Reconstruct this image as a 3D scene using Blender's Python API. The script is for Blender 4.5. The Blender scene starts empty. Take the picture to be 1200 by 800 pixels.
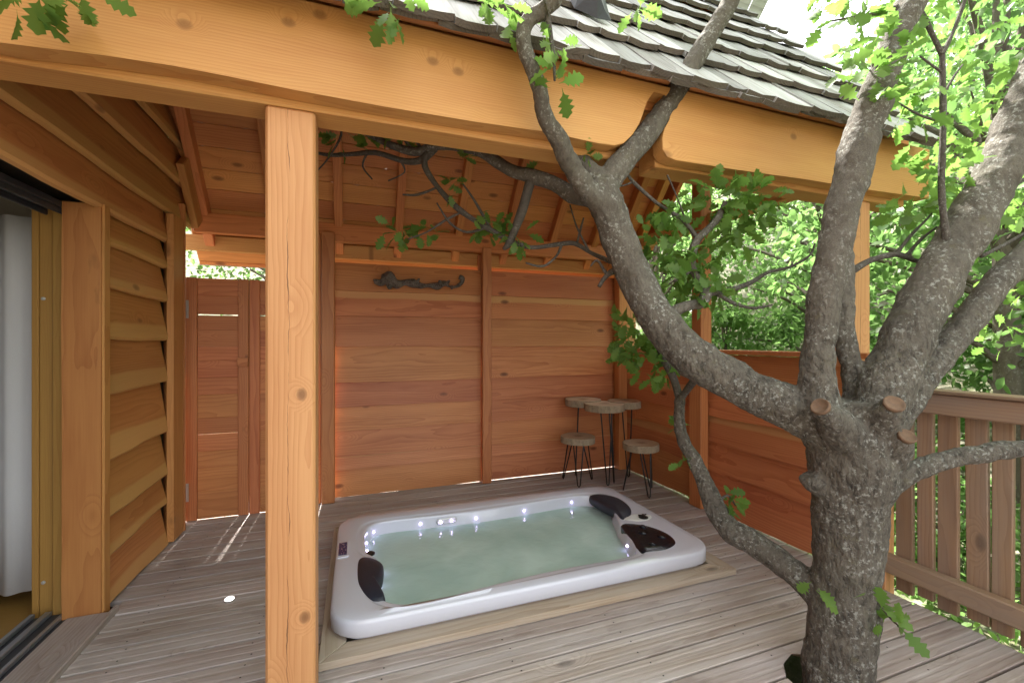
import bpy, bmesh, math, random
import numpy as np
from mathutils import Vector, Matrix, Euler, noise as mnoise

random.seed(7)
R = math.radians
scene = bpy.context.scene
COL = scene.collection

# ------------------------------------------------------------------ camera
F_PX, CAM_H = 510.0, 1.40
YAW = math.atan(182 / 510)
cam_data = bpy.data.cameras.new('camera')
cam_data.sensor_width = 36.0
cam_data.lens = F_PX / 1200 * 36.0
cam_data.clip_start = 0.02
cam_data.clip_end = 2000
cam = bpy.data.objects.new('camera', cam_data)
COL.objects.link(cam)
cam.location = (0, 0, CAM_H)
cam.rotation_euler = (math.pi / 2, 0, -YAW)
scene.camera = cam

# ------------------------------------------------------------------ sky, sun, exposure
SUN_AZ, SUN_EL = R(179), R(56)         # azimuth from -Y towards +X: the sun stands behind the pavilion
sun_from = Vector((math.sin(SUN_AZ) * math.cos(SUN_EL), -math.cos(SUN_AZ) * math.cos(SUN_EL), math.sin(SUN_EL)))
world = bpy.data.worlds.new('World')
scene.world = world
world.use_nodes = True
nt = world.node_tree
nt.nodes.clear()
sky = nt.nodes.new('ShaderNodeTexSky')
sky.sky_type = 'NISHITA'
sky.sun_disc = False
sky.sun_elevation = SUN_EL
sky.sun_rotation = math.atan2(sun_from.x, sun_from.y)
sky.dust_density = 4.0
sky.ozone_density = 1.0
bg = nt.nodes.new('ShaderNodeBackground')
bg.inputs['Strength'].default_value = 0.12
veil = nt.nodes.new('ShaderNodeMix')          # thin high cloud, even over the whole sky
veil.data_type = 'RGBA'
veil.inputs[0].default_value = 0.55
veil.inputs[7].default_value = (8.6, 8.4, 8.0, 1)
nt.links.new(sky.outputs[0], veil.inputs[6])
nt.links.new(veil.outputs[2], bg.inputs['Color'])
wo = nt.nodes.new('ShaderNodeOutputWorld')
nt.links.new(bg.outputs[0], wo.inputs['Surface'])

sun_data = bpy.data.lights.new('sun', 'SUN')
sun_data.energy = 5.0
sun_data.angle = R(1.5)
sun_data.color = (1.0, 0.95, 0.87)
sun = bpy.data.objects.new('sun', sun_data)
COL.objects.link(sun)
sun.rotation_euler = (-sun_from).to_track_quat('-Z', 'Y').to_euler()
sun.location = (6, -4, 9)

scene.view_settings.view_transform = 'Standard'
scene.view_settings.look = 'None'
scene.view_settings.exposure = 2.25
scene.view_settings.gamma = 1.0
scene.cycles.max_bounces = 7
scene.cycles.diffuse_bounces = 4
scene.cycles.transparent_max_bounces = 10
scene.cycles.use_denoising = True
scene.cycles.sample_clamp_indirect = 8.0

# ------------------------------------------------------------------ measuring helpers
CY, SY = math.cos(YAW), math.sin(YAW)

def at(x, y, d):
    """the point d metres ahead of the camera position that the survey saw at (x, y)"""
    r, u = (x - 600) / F_PX * d, -(y - 400) / F_PX * d
    return Vector((r * CY + d * SY, d * CY - r * SY, CAM_H + u))

def on_y(x, y, Y):
    p = at(x, y, 1) - Vector((0, 0, CAM_H))
    return p * (Y / p.y) + Vector((0, 0, CAM_H))

# ------------------------------------------------------------------ object helpers
WM = {}

def place(o, m, parent=None):
    WM[o] = m
    if parent is not None:
        o.parent = parent
        o.matrix_parent_inverse = WM[parent].inverted()
    o.matrix_basis = m
    COL.objects.link(o)
    return o

def tag(o, label=None, cat=None, group=None, kind=None):
    if label: o['label'] = label
    if cat: o['category'] = cat
    if group: o['group'] = group
    if kind: o['kind'] = kind
    return o

def empty(name, loc, label, cat, group=None):
    o = bpy.data.objects.new(name, None)
    o.empty_display_size = 0.1
    place(o, Matrix.Translation(Vector(loc)))
    return tag(o, label, cat, group)

def mesh_obj(name, me, mat, parent=None, m=None, smooth=False):
    if mat is not None and not me.materials:
        me.materials.append(mat)
    if smooth:
        me.polygons.foreach_set('use_smooth', [True] * len(me.polygons))
    o = bpy.data.objects.new(name, me)
    return place(o, m if m is not None else Matrix.Identity(4), parent)

def bm_mesh(bm, name):
    bmesh.ops.recalc_face_normals(bm, faces=bm.faces)
    me = bpy.data.meshes.new(name)
    bm.to_mesh(me)
    bm.free()
    return me

def arr_mesh(name, verts, quads):
    me = bpy.data.meshes.new(name)
    n, q = len(verts), len(quads)
    me.vertices.add(n)
    me.vertices.foreach_set('co', np.asarray(verts, np.float32).ravel())
    k = quads.shape[1]
    me.loops.add(q * k)
    me.loops.foreach_set('vertex_index', np.asarray(quads, np.int32).ravel())
    me.polygons.add(q)
    me.polygons.foreach_set('loop_start', np.arange(0, q * k, k, dtype=np.int32))
    me.update(calc_edges=True)
    return me

def frame_m(org, xdir, ydir):
    x = Vector(xdir).normalized()
    y = Vector(ydir)
    y = (y - x * y.dot(x)).normalized()
    z = x.cross(y)
    m = Matrix((x, y, z)).transposed().to_4x4()
    m.translation = Vector(org)
    return m

def plank(name, p0, p1, w, t, wdir, mat, parent=None, bev=0.004, wav=0.0, seed=None, cut=None):
    """a timber from p0 to p1 (centre line), w wide along wdir, t thick; length along local X so that the grain follows it.
    wav: waviness of the two long edges."""
    p0, p1 = Vector(p0), Vector(p1)
    L = (p1 - p0).length
    m = frame_m((p0 + p1) / 2, p1 - p0, wdir)
    bm = bmesh.new()
    if wav:
        s = seed if seed is not None else random.random() * 100
        n = max(6, int(L / 0.09))
        rows = []
        for i in range(n + 1):
            x = -L / 2 + L * i / n
            a = -w / 2 + wav * mnoise.noise((x * 1.7 + s, s * 3.1, 0)) + wav * .35 * mnoise.noise((x * 6 + s, 9.3, s))
            b = w / 2 + wav * .5 * mnoise.noise((x * 1.3 + s, s * 1.7, 5))
            ch = min(bev * 2, t * .4)
            prof = [(a, -t / 2), (a + ch * .0, t / 2 - ch), (a + ch, t / 2), (b - ch, t / 2), (b, t / 2 - ch), (b, -t / 2)]
            rows.append([bm.verts.new((x, yy, zz)) for yy, zz in prof])
        k = 6
        for i in range(n):
            for j in range(k):
                bm.faces.new((rows[i][j], rows[i][(j + 1) % k], rows[i + 1][(j + 1) % k], rows[i + 1][j]))
        bm.faces.new(rows[0][::-1]); bm.faces.new(rows[-1])
    else:
        bmesh.ops.create_cube(bm, size=1, matrix=Matrix.Diagonal((L, w, t, 1)))
        if bev:
            bmesh.ops.bevel(bm, geom=list(bm.edges), offset=bev, segments=1, affect='EDGES', profile=.5)
    return mesh_obj(name, bm_mesh(bm, name), mat, parent, m)

def prism(name, pts, axis, a0, a1, mat, parent=None, bev=0.0, org=None):
    """extrude a 2-D outline: axis 'y' takes (x, z), 'z' takes (x, y), 'x' takes (y, z)"""
    bm = bmesh.new()
    def P(p, a):
        return {'y': (p[0], a, p[1]), 'z': (p[0], p[1], a), 'x': (a, p[0], p[1])}[axis]
    o = Vector(org) if org else Vector((0, 0, 0))
    v0 = [bm.verts.new(Vector(P(p, a0)) - o) for p in pts]
    v1 = [bm.verts.new(Vector(P(p, a1)) - o) for p in pts]
    bm.faces.new(v0); bm.faces.new(v1[::-1])
    n = len(pts)
    for i in range(n):
        bm.faces.new((v0[i], v1[i], v1[(i + 1) % n], v0[(i + 1) % n]))
    if bev:
        bmesh.ops.bevel(bm, geom=list(bm.edges), offset=bev, segments=2, affect='EDGES', profile=.6)
    return mesh_obj(name, bm_mesh(bm, name), mat, parent, Matrix.Translation(o))

def catmull(pts, n):
    """smooth a polyline of (Vector, radius)"""
    out = []
    P = [pts[0]] + list(pts) + [pts[-1]]
    for i in range(1, len(P) - 2):
        a, b, c, d = (Vector((*p[0], p[1])) for p in P[i - 1:i + 3])
        for k in range(n):
            t = k / n
            v = .5 * ((2 * b) + (c - a) * t + (2 * a - 5 * b + 4 * c - d) * t * t + (3 * b - a - 3 * c + d) * t ** 3)
            out.append((Vector(v[:3]), max(v[3], .0008)))
    out.append((Vector(pts[-1][0]), pts[-1][1]))
    return out

def tube(bm, pts, sides=8, sub=4, rough=0.0, seed=0.0):
    pts = catmull(pts, sub) if sub > 1 else [(Vector(p), r) for p, r in pts]
    rings, up = [], None
    for i, (p, r) in enumerate(pts):
        d = (pts[min(i + 1, len(pts) - 1)][0] - pts[max(i - 1, 0)][0])
        if d.length < 1e-7: d = Vector((0, 0, 1))
        d.normalize()
        if up is None:
            up = d.orthogonal().normalized()
        else:
            up = (up - d * up.dot(d))
            up = up.normalized() if up.length > 1e-6 else d.orthogonal().normalized()
        side = d.cross(up)
        ring = []
        for k in range(sides):
            a = 2 * math.pi * k / sides
            q = p + (up * math.cos(a) + side * math.sin(a)) * r
            if rough:
                q += (up * math.cos(a) + side * math.sin(a)) * r * rough * mnoise.noise(q * 9 + Vector((seed, 0, 0)))
            ring.append(bm.verts.new(q))
        rings.append(ring)
    for a, b in zip(rings, rings[1:]):
        for k in range(sides):
            bm.faces.new((a[k], a[(k + 1) % sides], b[(k + 1) % sides], b[k]))
    bm.faces.new(rings[0][::-1]); bm.faces.new(rings[-1])

def lathe(bm, prof, m=Matrix.Identity(4), seg=32):
    rings = []
    for r, z in prof:
        rings.append([bm.verts.new(m @ Vector((r * math.cos(2 * math.pi * k / seg), r * math.sin(2 * math.pi * k / seg), z))) for k in range(seg)])
    for a, b in zip(rings, rings[1:]):
        for k in range(seg):
            bm.faces.new((a[k], a[(k + 1) % seg], b[(k + 1) % seg], b[k]))
    bm.faces.new(rings[0][::-1]); bm.faces.new(rings[-1])

# ------------------------------------------------------------------ materials
class NB:
    def __init__(s, name):
        s.mat = bpy.data.materials.new(name)
        s.mat.use_nodes = True
        s.t = s.mat.node_tree
        s.t.nodes.clear()
        s.out = s.n('ShaderNodeOutputMaterial')
    def n(s, typ, **kw):
        nd = s.t.nodes.new(typ)
        for k, v in kw.items():
            setattr(nd, k, v)
        return nd
    def l(s, a, b): s.t.links.new(a, b)
    def put(s, sock, v):
        if hasattr(v, 'is_linked') or isinstance(v, bpy.types.NodeSocket): s.l(v, sock)
        else: sock.default_value = v
    def math(s, op, a, b=0.0, c=0.0, clamp=False):
        nd = s.n('ShaderNodeMath', operation=op, use_clamp=clamp)
        for i, v in enumerate((a, b, c)): s.put(nd.inputs[i], v)
        return nd.outputs[0]
    def vmath(s, op, a, b=(0, 0, 0)):
        nd = s.n('ShaderNodeVectorMath', operation=op)
        s.put(nd.inputs[0], a)
        if op == 'SCALE': s.put(nd.inputs[3], b)
        else: s.put(nd.inputs[1], b)
        return nd.outputs[0]
    def noise(s, vec, scale, detail=4, rough=.55, dist=0.0, col=False):
        nd = s.n('ShaderNodeTexNoise')
        if vec is not None: s.l(vec, nd.inputs['Vector'])
        nd.inputs['Scale'].default_value = scale
        nd.inputs['Detail'].default_value = detail
        nd.inputs['Roughness'].default_value = rough
        nd.inputs['Distortion'].default_value = dist
        return nd.outputs[1 if col else 0]
    def ramp(s, fac, stops):
        nd = s.n('ShaderNodeValToRGB')
        e = nd.color_ramp.elements
        while len(e) < len(stops): e.new(.5)
        for i, (p, c) in enumerate(stops):
            e[i].position = p
            e[i].color = (*c, 1) if hasattr(c, '__len__') else (c, c, c, 1)
        s.l(fac, nd.inputs[0])
        return nd.outputs[0]
    def mix(s, fac, a, b, blend='MIX'):
        nd = s.n('ShaderNodeMix', data_type='RGBA', blend_type=blend)
        s.put(nd.inputs[0], fac)
        for i, v in ((6, a), (7, b)):
            if isinstance(v, tuple): nd.inputs[i].default_value = (*v[:3], 1)
            else: s.l(v, nd.inputs[i])
        return nd.outputs[2]
    def bump(s, h, strength, dist=.01):
        nd = s.n('ShaderNodeBump')
        nd.inputs['Strength'].default_value = strength
        nd.inputs['Distance'].default_value = dist
        s.l(h, nd.inputs['Height'])
        return nd.outputs[0]
    def bsdf(s, color, rough=.5, normal=None, **kw):
        nd = s.n('ShaderNodeBsdfPrincipled')
        s.put(nd.inputs['Base Color'], (*color, 1) if isinstance(color, tuple) else color)
        s.put(nd.inputs['Roughness'], rough)
        if normal is not None: s.l(normal, nd.inputs['Normal'])
        for k, v in kw.items(): s.put(nd.inputs[k], v)
        s.l(nd.outputs[0], s.out.inputs[0])
        return nd
    def objvec(s, stretch=(1, 1, 1)):
        tc = s.n('ShaderNodeTexCoord')
        oi = s.n('ShaderNodeObjectInfo')
        rnd = oi.outputs['Random']
        cx = s.n('ShaderNodeCombineXYZ')
        s.l(s.math('MULTIPLY', rnd, 37.0), cx.inputs[0])
        s.l(s.math('SINE', s.math('MULTIPLY', rnd, 913.0)), cx.inputs[1])
        s.l(s.math('SINE', s.math('MULTIPLY', rnd, 571.0)), cx.inputs[2])
        return tc.outputs['Object'], cx.outputs[0], rnd

def wood(name, light, dark, ring=16.0, contrast=.75, rough=.55, knots=1.0, vary=.18, check=False, at_knots=(), sap=None, grey=None, bumpk=.25, stain=None):
    b = NB(name)
    obj, off, rnd = b.objvec()
    wob = b.noise(b.vmath('MULTIPLY', b.vmath('ADD', obj, off), (1.1, 5, 5)), 1.0, 3, .5, col=True)
    wob = b.vmath('SCALE', b.vmath('SUBTRACT', wob, (.5, .5, .5)), .07)
    # knots: a few per metre
    kv = b.vmath('ADD', b.vmath('MULTIPLY', obj, (2.3, 5.0, 5.0)), b.vmath('SCALE', off, 3.1))
    vo = b.n('ShaderNodeTexVoronoi', feature='F1')
    vo.inputs['Scale'].default_value = 1.0
    b.l(kv, vo.inputs['Vector'])
    has = b.math('GREATER_THAN', b.n('ShaderNodeSeparateColor').outputs[0], .42)
    sep = has.node.inputs[0].links[0].from_node
    b.l(vo.outputs['Color'], sep.inputs[0])
    kd = b.math('ADD', vo.outputs['Distance'], b.math('SUBTRACT', 1.0, has))
    for (ka, kb_, ax_) in at_knots:       # knots at known places: (along, across, across axis)
        ks = b.n('ShaderNodeSeparateXYZ'); b.l(b.vmath('ADD', obj, b.vmath('SCALE', wob, .12)), ks.inputs[0])
        u, v = b.math('MULTIPLY', b.math('SUBTRACT', ks.outputs[0], ka), .75), b.math('SUBTRACT', ks.outputs[ax_], kb_)
        dd = b.math('SQRT', b.math('ADD', b.math('MULTIPLY', u, u), b.math('MULTIPLY', v, v)))
        kd = b.math('MINIMUM', kd, b.math('MULTIPLY', dd, 6.0))
    kfall = b.math('MULTIPLY', b.math('SUBTRACT', 1.0, b.math('MULTIPLY', kd, 3.2), clamp=True), .09 * knots)
    # growth rings about a pith beside the timber
    pith = b.vmath('MULTIPLY', off, (0, .10, .16))
    p = b.vmath('ADD', b.vmath('ADD', b.vmath('MULTIPLY', obj, (.05, 1, 1)), pith), wob)
    p = b.vmath('ADD', p, (0, 0, .13))
    sx = b.n('ShaderNodeSeparateXYZ')
    b.l(p, sx.inputs[0])
    rad = b.math('SQRT', b.math('ADD', b.math('MULTIPLY', sx.outputs[1], sx.outputs[1]), b.math('MULTIPLY', sx.outputs[2], sx.outputs[2])))
    rad = b.math('ADD', rad, kfall)
    ph = b.math('FRACT', b.math('MULTIPLY', rad, ring * 5))
    rings = b.math('POWER', ph, 2.2)
    fib = b.noise(b.vmath('MULTIPLY', b.vmath('ADD', obj, off), (3.5, 150, 150)), 1.0, 3, .6)
    broad = b.noise(b.vmath('MULTIPLY', b.vmath('ADD', obj, off), (.9, 7, 7)), 1.0, 3, .5)
    f = b.math('ADD', b.math('MULTIPLY', rings, .55), b.math('MULTIPLY', b.math('SUBTRACT', fib, .25), .75))
    f = b.math('ADD', f, b.math('MULTIPLY', b.math('SUBTRACT', broad, .5), 1.5))
    f = b.math('MULTIPLY', f, contrast, clamp=True)
    col = b.mix(f, light, dark)
    if sap is not None:      # pale sapwood along one edge
        sy = b.n('ShaderNodeSeparateXYZ'); b.l(b.vmath('ADD', obj, wob), sy.inputs[0])
        e = b.math('MULTIPLY', b.math('SUBTRACT', b.math('MULTIPLY', sy.outputs[1], sap[1]), sap[2]), 60.0, clamp=True)
        col = b.mix(b.math('MULTIPLY', e, .8), col, sap[0])
    kn = b.ramp(b.math('ADD', kd, b.math('MULTIPLY', b.math('SUBTRACT', fib, .5), .06)), [(.045, 1.0), (.085, .7), (.125, 0.0)])
    kcol = tuple(c * .38 for c in dark)
    col = b.mix(b.math('MULTIPLY', kn, .85 * min(knots, 1)), col, kcol)
    if check:                # a long drying crack
        cy = b.n('ShaderNodeSeparateXYZ')
        b.l(b.vmath('ADD', obj, b.vmath('SCALE', b.vmath('SUBTRACT', b.noise(b.vmath('MULTIPLY', obj, (5, 0, 0)), 1.0, 4, .6, col=True), (.5, .5, .5)), .03)), cy.inputs[0])
        ck = b.math('LESS_THAN', b.math('ABSOLUTE', b.math('SUBTRACT', cy.outputs[1], -.008)), b.math('MULTIPLY', b.math('SUBTRACT', b.noise(b.vmath('MULTIPLY', obj, (3, 0, 0)), 1.0, 4, .6), .44, clamp=True), .012))
        col = b.mix(b.math('MULTIPLY', ck, .8), col, tuple(c * .25 for c in dark))
    if grey is not None:
        g = b.ramp(b.noise(b.vmath('MULTIPLY', b.vmath('ADD', obj, off), (1.3, 9, 9)), 1.0, 4, .6), [(.35, 0.0), (.68, 1.0)])
        col = b.mix(b.math('MULTIPLY', g, grey[1]), col, grey[0])
    if stain is not None:
        st = b.ramp(b.noise(b.vmath('MULTIPLY', b.vmath('ADD', obj, off), (2.2, 7, 7)), 1.0, 4, .6), [(.62, 0.0), (.72, 1.0)])
        col = b.mix(b.math('MULTIPLY', st, stain[1]), col, stain[0])
    # plank to plank variation
    hv = b.n('ShaderNodeHueSaturation')
    b.l(col, hv.inputs['Color'])
    b.l(b.math('ADD', 1 - vary, b.math('MULTIPLY', b.math('FRACT', b.math('MULTIPLY', rnd, 7.31)), 2 * vary)), hv.inputs['Value'])
    b.l(b.math('ADD', .5 - vary * .07, b.math('MULTIPLY', b.math('FRACT', b.math('MULTIPLY', rnd, 17.7)), vary * .14)), hv.inputs['Hue'])
    h = b.math('ADD', b.math('MULTIPLY', fib, .7), b.math('MULTIPLY', rings, -.5))
    b.bsdf(hv.outputs[0], b.math('ADD', rough - .06, b.math('MULTIPLY', fib, .16)), b.bump(h, bumpk, .003))
    return b.mat

M = {}
M['beam'] = wood('beam_wood', (.60, .322, .104), (.44, .178, .048), ring=20, contrast=.8, vary=.03, knots=.7, at_knots=((-1.531, -0.005, 2), (-1.225, 0.076, 2), (-0.721, 0.05, 2), (-0.62, 0.031, 2), (1.219, 0.064, 2), (-1.124, 0.128, 2)))
M['post'] = wood('post_wood', (.62, .315, .135), (.45, .18, .065), ring=13, contrast=.85, vary=.03, knots=.9, check=True, at_knots=((.075, .036, 1), (-.75, .047, 1)))
M['wall'] = wood('wall_plank_wood', (.57, .218, .080), (.355, .097, .029), ring=14, contrast=.9, vary=.11, knots=1.0, rough=.5)
M['sap'] = wood('sapwood_edged_plank', (.57, .218, .080), (.355, .097, .029), ring=14, contrast=.85, vary=.1, knots=1.0, rough=.5, sap=((.60, .33, .13), 1.0, .035))
M['ceil'] = wood('ceiling_board_wood', (.60, .245, .078), (.39, .12, .030), ring=13, contrast=.85, vary=.14, knots=1.25)
M['siding'] = wood('siding_plank_wood', (.53, .235, .075), (.36, .125, .033), ring=12, contrast=.8, vary=.12, knots=.8, sap=((.60, .345, .125), -1.0, .055))
M['upright'] = wood('upright_board_wood', (.54, .25, .08), (.37, .135, .035), ring=12, contrast=.8, vary=.1, knots=.8)
M['jamb'] = wood('door_jamb_wood', (.40, .225, .055), (.30, .14, .030), ring=22, contrast=.6, vary=.05, knots=.3)
M['trim'] = wood('door_trim_wood', (.47, .20, .062), (.32, .105, .03), ring=14, contrast=.8, vary=.05, knots=.7, stain=((.10, .035, .012), .5))
M['rail'] = wood('railing_wood', (.32, .20, .12), (.19, .10, .055), ring=14, contrast=.8, vary=.2, knots=.9, grey=((.22, .18, .16), .55), rough=.7)
M['deck'] = wood('deck_board_wood', (.40, .335, .30), (.20, .14, .11), ring=12, contrast=.9, vary=.16, knots=.9, grey=((.49, .455, .455), .75), rough=.55, bumpk=.6, stain=((.12, .08, .06), .4))
M['coaming'] = wood('coaming_wood', (.44, .355, .26), (.26, .18, .11), ring=12, contrast=.9, vary=.08, knots=.9, grey=((.49, .44, .39), .6), rough=.6, stain=((.30, .15, .06), .55))
M['shingle'] = wood('shingle_wood', (.37, .355, .345), (.12, .105, .095), ring=14, contrast=1.0, vary=.32, knots=0.0, grey=((.54, .55, .565), .75), rough=.75, bumpk=.9)
M['shingle_end'] = wood('weathered_shingle_end', (.13, .11, .09), (.06, .048, .038), ring=16, contrast=.9, vary=.25, knots=0.0, rough=.85, bumpk=.9)

def simple(name, color, rough=.5, **kw):
    b = NB(name); b.bsdf(color, rough, **kw); return b.mat

def speckled(name, c1, c2, scale, rough, bumpk=.2, **kw):
    b = NB(name)
    tc = b.n('ShaderNodeTexCoord')
    f = b.noise(tc.outputs['Object'], scale, 5, .6)
    b.bsdf(b.mix(f, c1, c2), rough, b.bump(f, bumpk, .004), **kw)
    return b.mat

M['acrylic'] = speckled('pearl_acrylic', (.58, .60, .70), (.65, .67, .76), 180, .22, .02, **{'Coat Weight': .5, 'Coat Roughness': .08})
M['basin'] = speckled('basin_acrylic', (.70, .74, .74), (.76, .80, .79), 90, .3, .02)
M['pillow'] = speckled('charcoal_foam', (.012, .014, .024), (.026, .03, .046), 160, .5, .15)
M['blackgloss'] = speckled('black_glossy_plastic', (.006, .007, .011), (.012, .013, .02), 14, .2, .8, **{'Specular IOR Level': .3})
M['darkmetal'] = speckled('dark_steel', (.018, .017, .018), (.035, .033, .033), 40, .4, .1, Metallic=.5)
M['steel'] = speckled('brushed_steel', (.48, .48, .48), (.58, .58, .58), 60, .4, .1, Metallic=.4)
M['track'] = speckled('aluminium_track', (.30, .32, .36), (.38, .40, .44), 60, .38, .1, Metallic=.75)
M['trackdark'] = speckled('dark_aluminium_track', (.05, .055, .07), (.08, .085, .10), 60, .45, .1, Metallic=.5)
M['curtain'] = speckled('white_curtain_fabric', (.52, .53, .57), (.60, .61, .64), 220, .8, .2)
M['plaster'] = speckled('room_plaster', (.42, .38, .33), (.48, .44, .40), 8, .8, .1)
M['jet'] = simple('grey_jet_plastic', (.05, .06, .065), .35)
M['underlay'] = speckled('dark_underlay', (.03, .022, .016), (.05, .04, .03), 20, .8)
M['flash'] = speckled('black_rubber', (.010, .011, .013), (.02, .021, .024), 30, .45, .5)

def emis(name, col, s):
    b = NB(name)
    e = b.n('ShaderNodeEmission')
    e.inputs[0].default_value = (*col, 1); e.inputs[1].default_value = s
    b.l(e.outputs[0], b.out.inputs[0])
    return b.mat
M['led'] = emis('violet_led', (.68, .55, 1.0), 6.0)
M['decklamp'] = emis('deck_lamp_lens', (1, .97, .9), 5.0)  # glow that stands in for a fleck of sunlight on the deck

def panel_mat():
    b = NB('control_panel_face')
    tc = b.n('ShaderNodeTexCoord')
    vo = b.n('ShaderNodeTexVoronoi', feature='F1')
    vo.inputs['Scale'].default_value = 62
    b.l(tc.outputs['Object'], vo.inputs['Vector'])
    f = b.ramp(vo.outputs['Distance'], [(.16, 1.0), (.3, 0.0)])
    b.bsdf(b.mix(b.math('MULTIPLY', f, .8), (.02, .035, .12), (.5, .52, .66)), .15)
    return b.mat
M['panel'] = panel_mat()

def water_mat():
    b = NB('milky_teal_water')
    tc = b.n('ShaderNodeTexCoord')
    h = b.noise(tc.outputs['Object'], 9, 3, .5, 1.2)
    h2 = b.noise(tc.outputs['Object'], 26, 2, .5, .6)
    nrm = b.bump(b.math('ADD', h, b.math('MULTIPLY', h2, .25)), .3, .02)
    cl = b.ramp(b.noise(tc.outputs['Object'], 2.6, 3, .5, .5), [(.35, .0), (.7, 1.0)])
    dif = b.n('ShaderNodeBsdfDiffuse')
    b.l(b.mix(cl, (.62, .86, .79), (.70, .90, .84)), dif.inputs[0])
    tr = b.n('ShaderNodeBsdfTransparent'); tr.inputs[0].default_value = (.74, .92, .85, 1)
    gl = b.n('ShaderNodeBsdfGlossy'); gl.inputs[1].default_value = .04
    b.l(nrm, gl.inputs['Normal'])
    m1 = b.n('ShaderNodeMixShader'); b.l(b.math('ADD', .62, b.math('MULTIPLY', cl, .14)), m1.inputs[0])
    b.l(tr.outputs[0], m1.inputs[1]); b.l(dif.outputs[0], m1.inputs[2])
    fr = b.n('ShaderNodeFresnel'); fr.inputs[0].default_value = 1.33; b.l(nrm, fr.inputs['Normal'])
    m2 = b.n('ShaderNodeMixShader'); b.l(fr.outputs[0], m2.inputs[0])
    b.l(m1.outputs[0], m2.inputs[1]); b.l(gl.outputs[0], m2.inputs[2])
    b.l(m2.outputs[0], b.out.inputs[0])
    return b.mat
M['water'] = water_mat()

def bark_mat(name, c1, c2, lichen=.6, sc=1.0, rough_below=None):
    b = NB(name)
    tc = b.n('ShaderNodeTexCoord'); o = tc.outputs['Object']
    warp = b.vmath('SCALE', b.vmath('SUBTRACT', b.noise(o, 22 * sc, 4, .6, col=True), (.5, .5, .5)), .045 / sc)
    st = b.vmath('MULTIPLY', b.vmath('ADD', o, warp), (1, 1, .38))
    big = b.noise(o, 5 * sc, 4, .6)
    mid = b.noise(st, 48 * sc, 5, .7)
    fine = b.noise(b.vmath('MULTIPLY', o, (1, 1, .6)), 150 * sc, 4, .75)
    vo = b.n('ShaderNodeTexVoronoi', feature='F1')
    vo.inputs['Scale'].default_value = 75 * sc
    b.l(st, vo.inputs['Vector'])
    plate = b.ramp(vo.outputs['Distance'], [(.15, 1.0), (.75, 0.0)])
    if rough_below is not None:
        sz = b.n('ShaderNodeSeparateXYZ'); b.l(o, sz.inputs[0])
        rk = b.math('ADD', .25, b.math('MULTIPLY', b.math('SUBTRACT', rough_below, sz.outputs[2]), 2.2, clamp=True), clamp=True)
    else:
        rk = .3
    f = b.math('ADD', b.math('MULTIPLY', big, .5), b.math('ADD', b.math('MULTIPLY', mid, .55), b.math('MULTIPLY', fine, .35)))
    base = b.mix(b.ramp(f, [(.45, 0.0), (.95, 1.0)]), c1, c2)
    pit = b.math('MULTIPLY', b.ramp(mid, [(.34, 1.0), (.50, 0.0)]), rk)
    base = b.mix(b.math('MULTIPLY', pit, .75), base, tuple(c * .35 for c in c1))
    l1 = b.ramp(b.noise(o, 62 * sc, 5, .7), [(.53, 0.0), (.62, 1.0)])
    l2 = b.ramp(b.noise(o, 9 * sc, 3, .6), [(.40, 0.0), (.56, 1.0)])
    base = b.mix(b.math('MULTIPLY', b.math('MULTIPLY', l1, l2), lichen), base, (.40, .41, .38))
    l3 = b.ramp(b.noise(b.vmath('ADD', o, (7, 3, 1)), 17 * sc, 5, .7), [(.58, 0.0), (.72, 1.0)])
    base = b.mix(b.math('MULTIPLY', l3, lichen * .5), base, (.14, .125, .05))
    hgt = b.math('ADD', b.math('MULTIPLY', b.math('ADD', b.math('MULTIPLY', mid, .9), b.math('MULTIPLY', plate, .35)), rk), b.math('MULTIPLY', fine, .35))
    b.bsdf(base, .9, b.bump(hgt, 1.0, .016))
    return b.mat
M['bark'] = bark_mat('grey_oak_bark', (.056, .047, .038), (.160, .142, .116), .6, 1.0, 1.65)
M['twig'] = bark_mat('dark_twig_bark', (.055, .045, .036), (.12, .105, .09), .35, 1.6)
M['farbark'] = bark_mat('far_tree_bark', (.09, .07, .055), (.17, .14, .11), .3, .4)
M['vine'] = bark_mat('weathered_vine', (.075, .055, .048), (.27, .22, .20), .6, 1.8, 5.0)
M['sidebark'] = bark_mat('pale_slice_bark', (.19, .14, .09), (.42, .34, .24), .0, .55)

def leaf_mat(name, c1, c2, trans, tmix=.45):
    b = NB(name)
    g = b.n('ShaderNodeNewGeometry')
    oi = b.n('ShaderNodeObjectInfo')
    rr = b.math('FRACT', b.math('ADD', g.outputs['Random Per Island'], oi.outputs['Random']))
    col = b.mix(rr, c1, c2)
    tcol = b.mix(rr, tuple(c * .75 for c in trans), trans)
    p = b.n('ShaderNodeBsdfPrincipled'); b.l(col, p.inputs['Base Color']); p.inputs['Roughness'].default_value = .45
    p.inputs['Specular IOR Level'].default_value = .35
    t = b.n('ShaderNodeBsdfTranslucent'); b.l(tcol, t.inputs[0])
    m = b.n('ShaderNodeMixShader'); m.inputs[0].default_value = tmix
    b.l(p.outputs[0], m.inputs[1]); b.l(t.outputs[0], m.inputs[2]); b.l(m.outputs[0], b.out.inputs[0])
    return b.mat
M['leaf'] = leaf_mat('oak_leaf', (.075, .155, .030), (.13, .22, .05), (.27, .49, .10), .5)
M['leafb'] = leaf_mat('wood_leaf_light', (.09, .165, .04), (.14, .22, .06), (.32, .56, .17), .5)
M['leafc'] = leaf_mat('wood_leaf_dark', (.06, .12, .032), (.11, .18, .05), (.24, .45, .13), .5)

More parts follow.
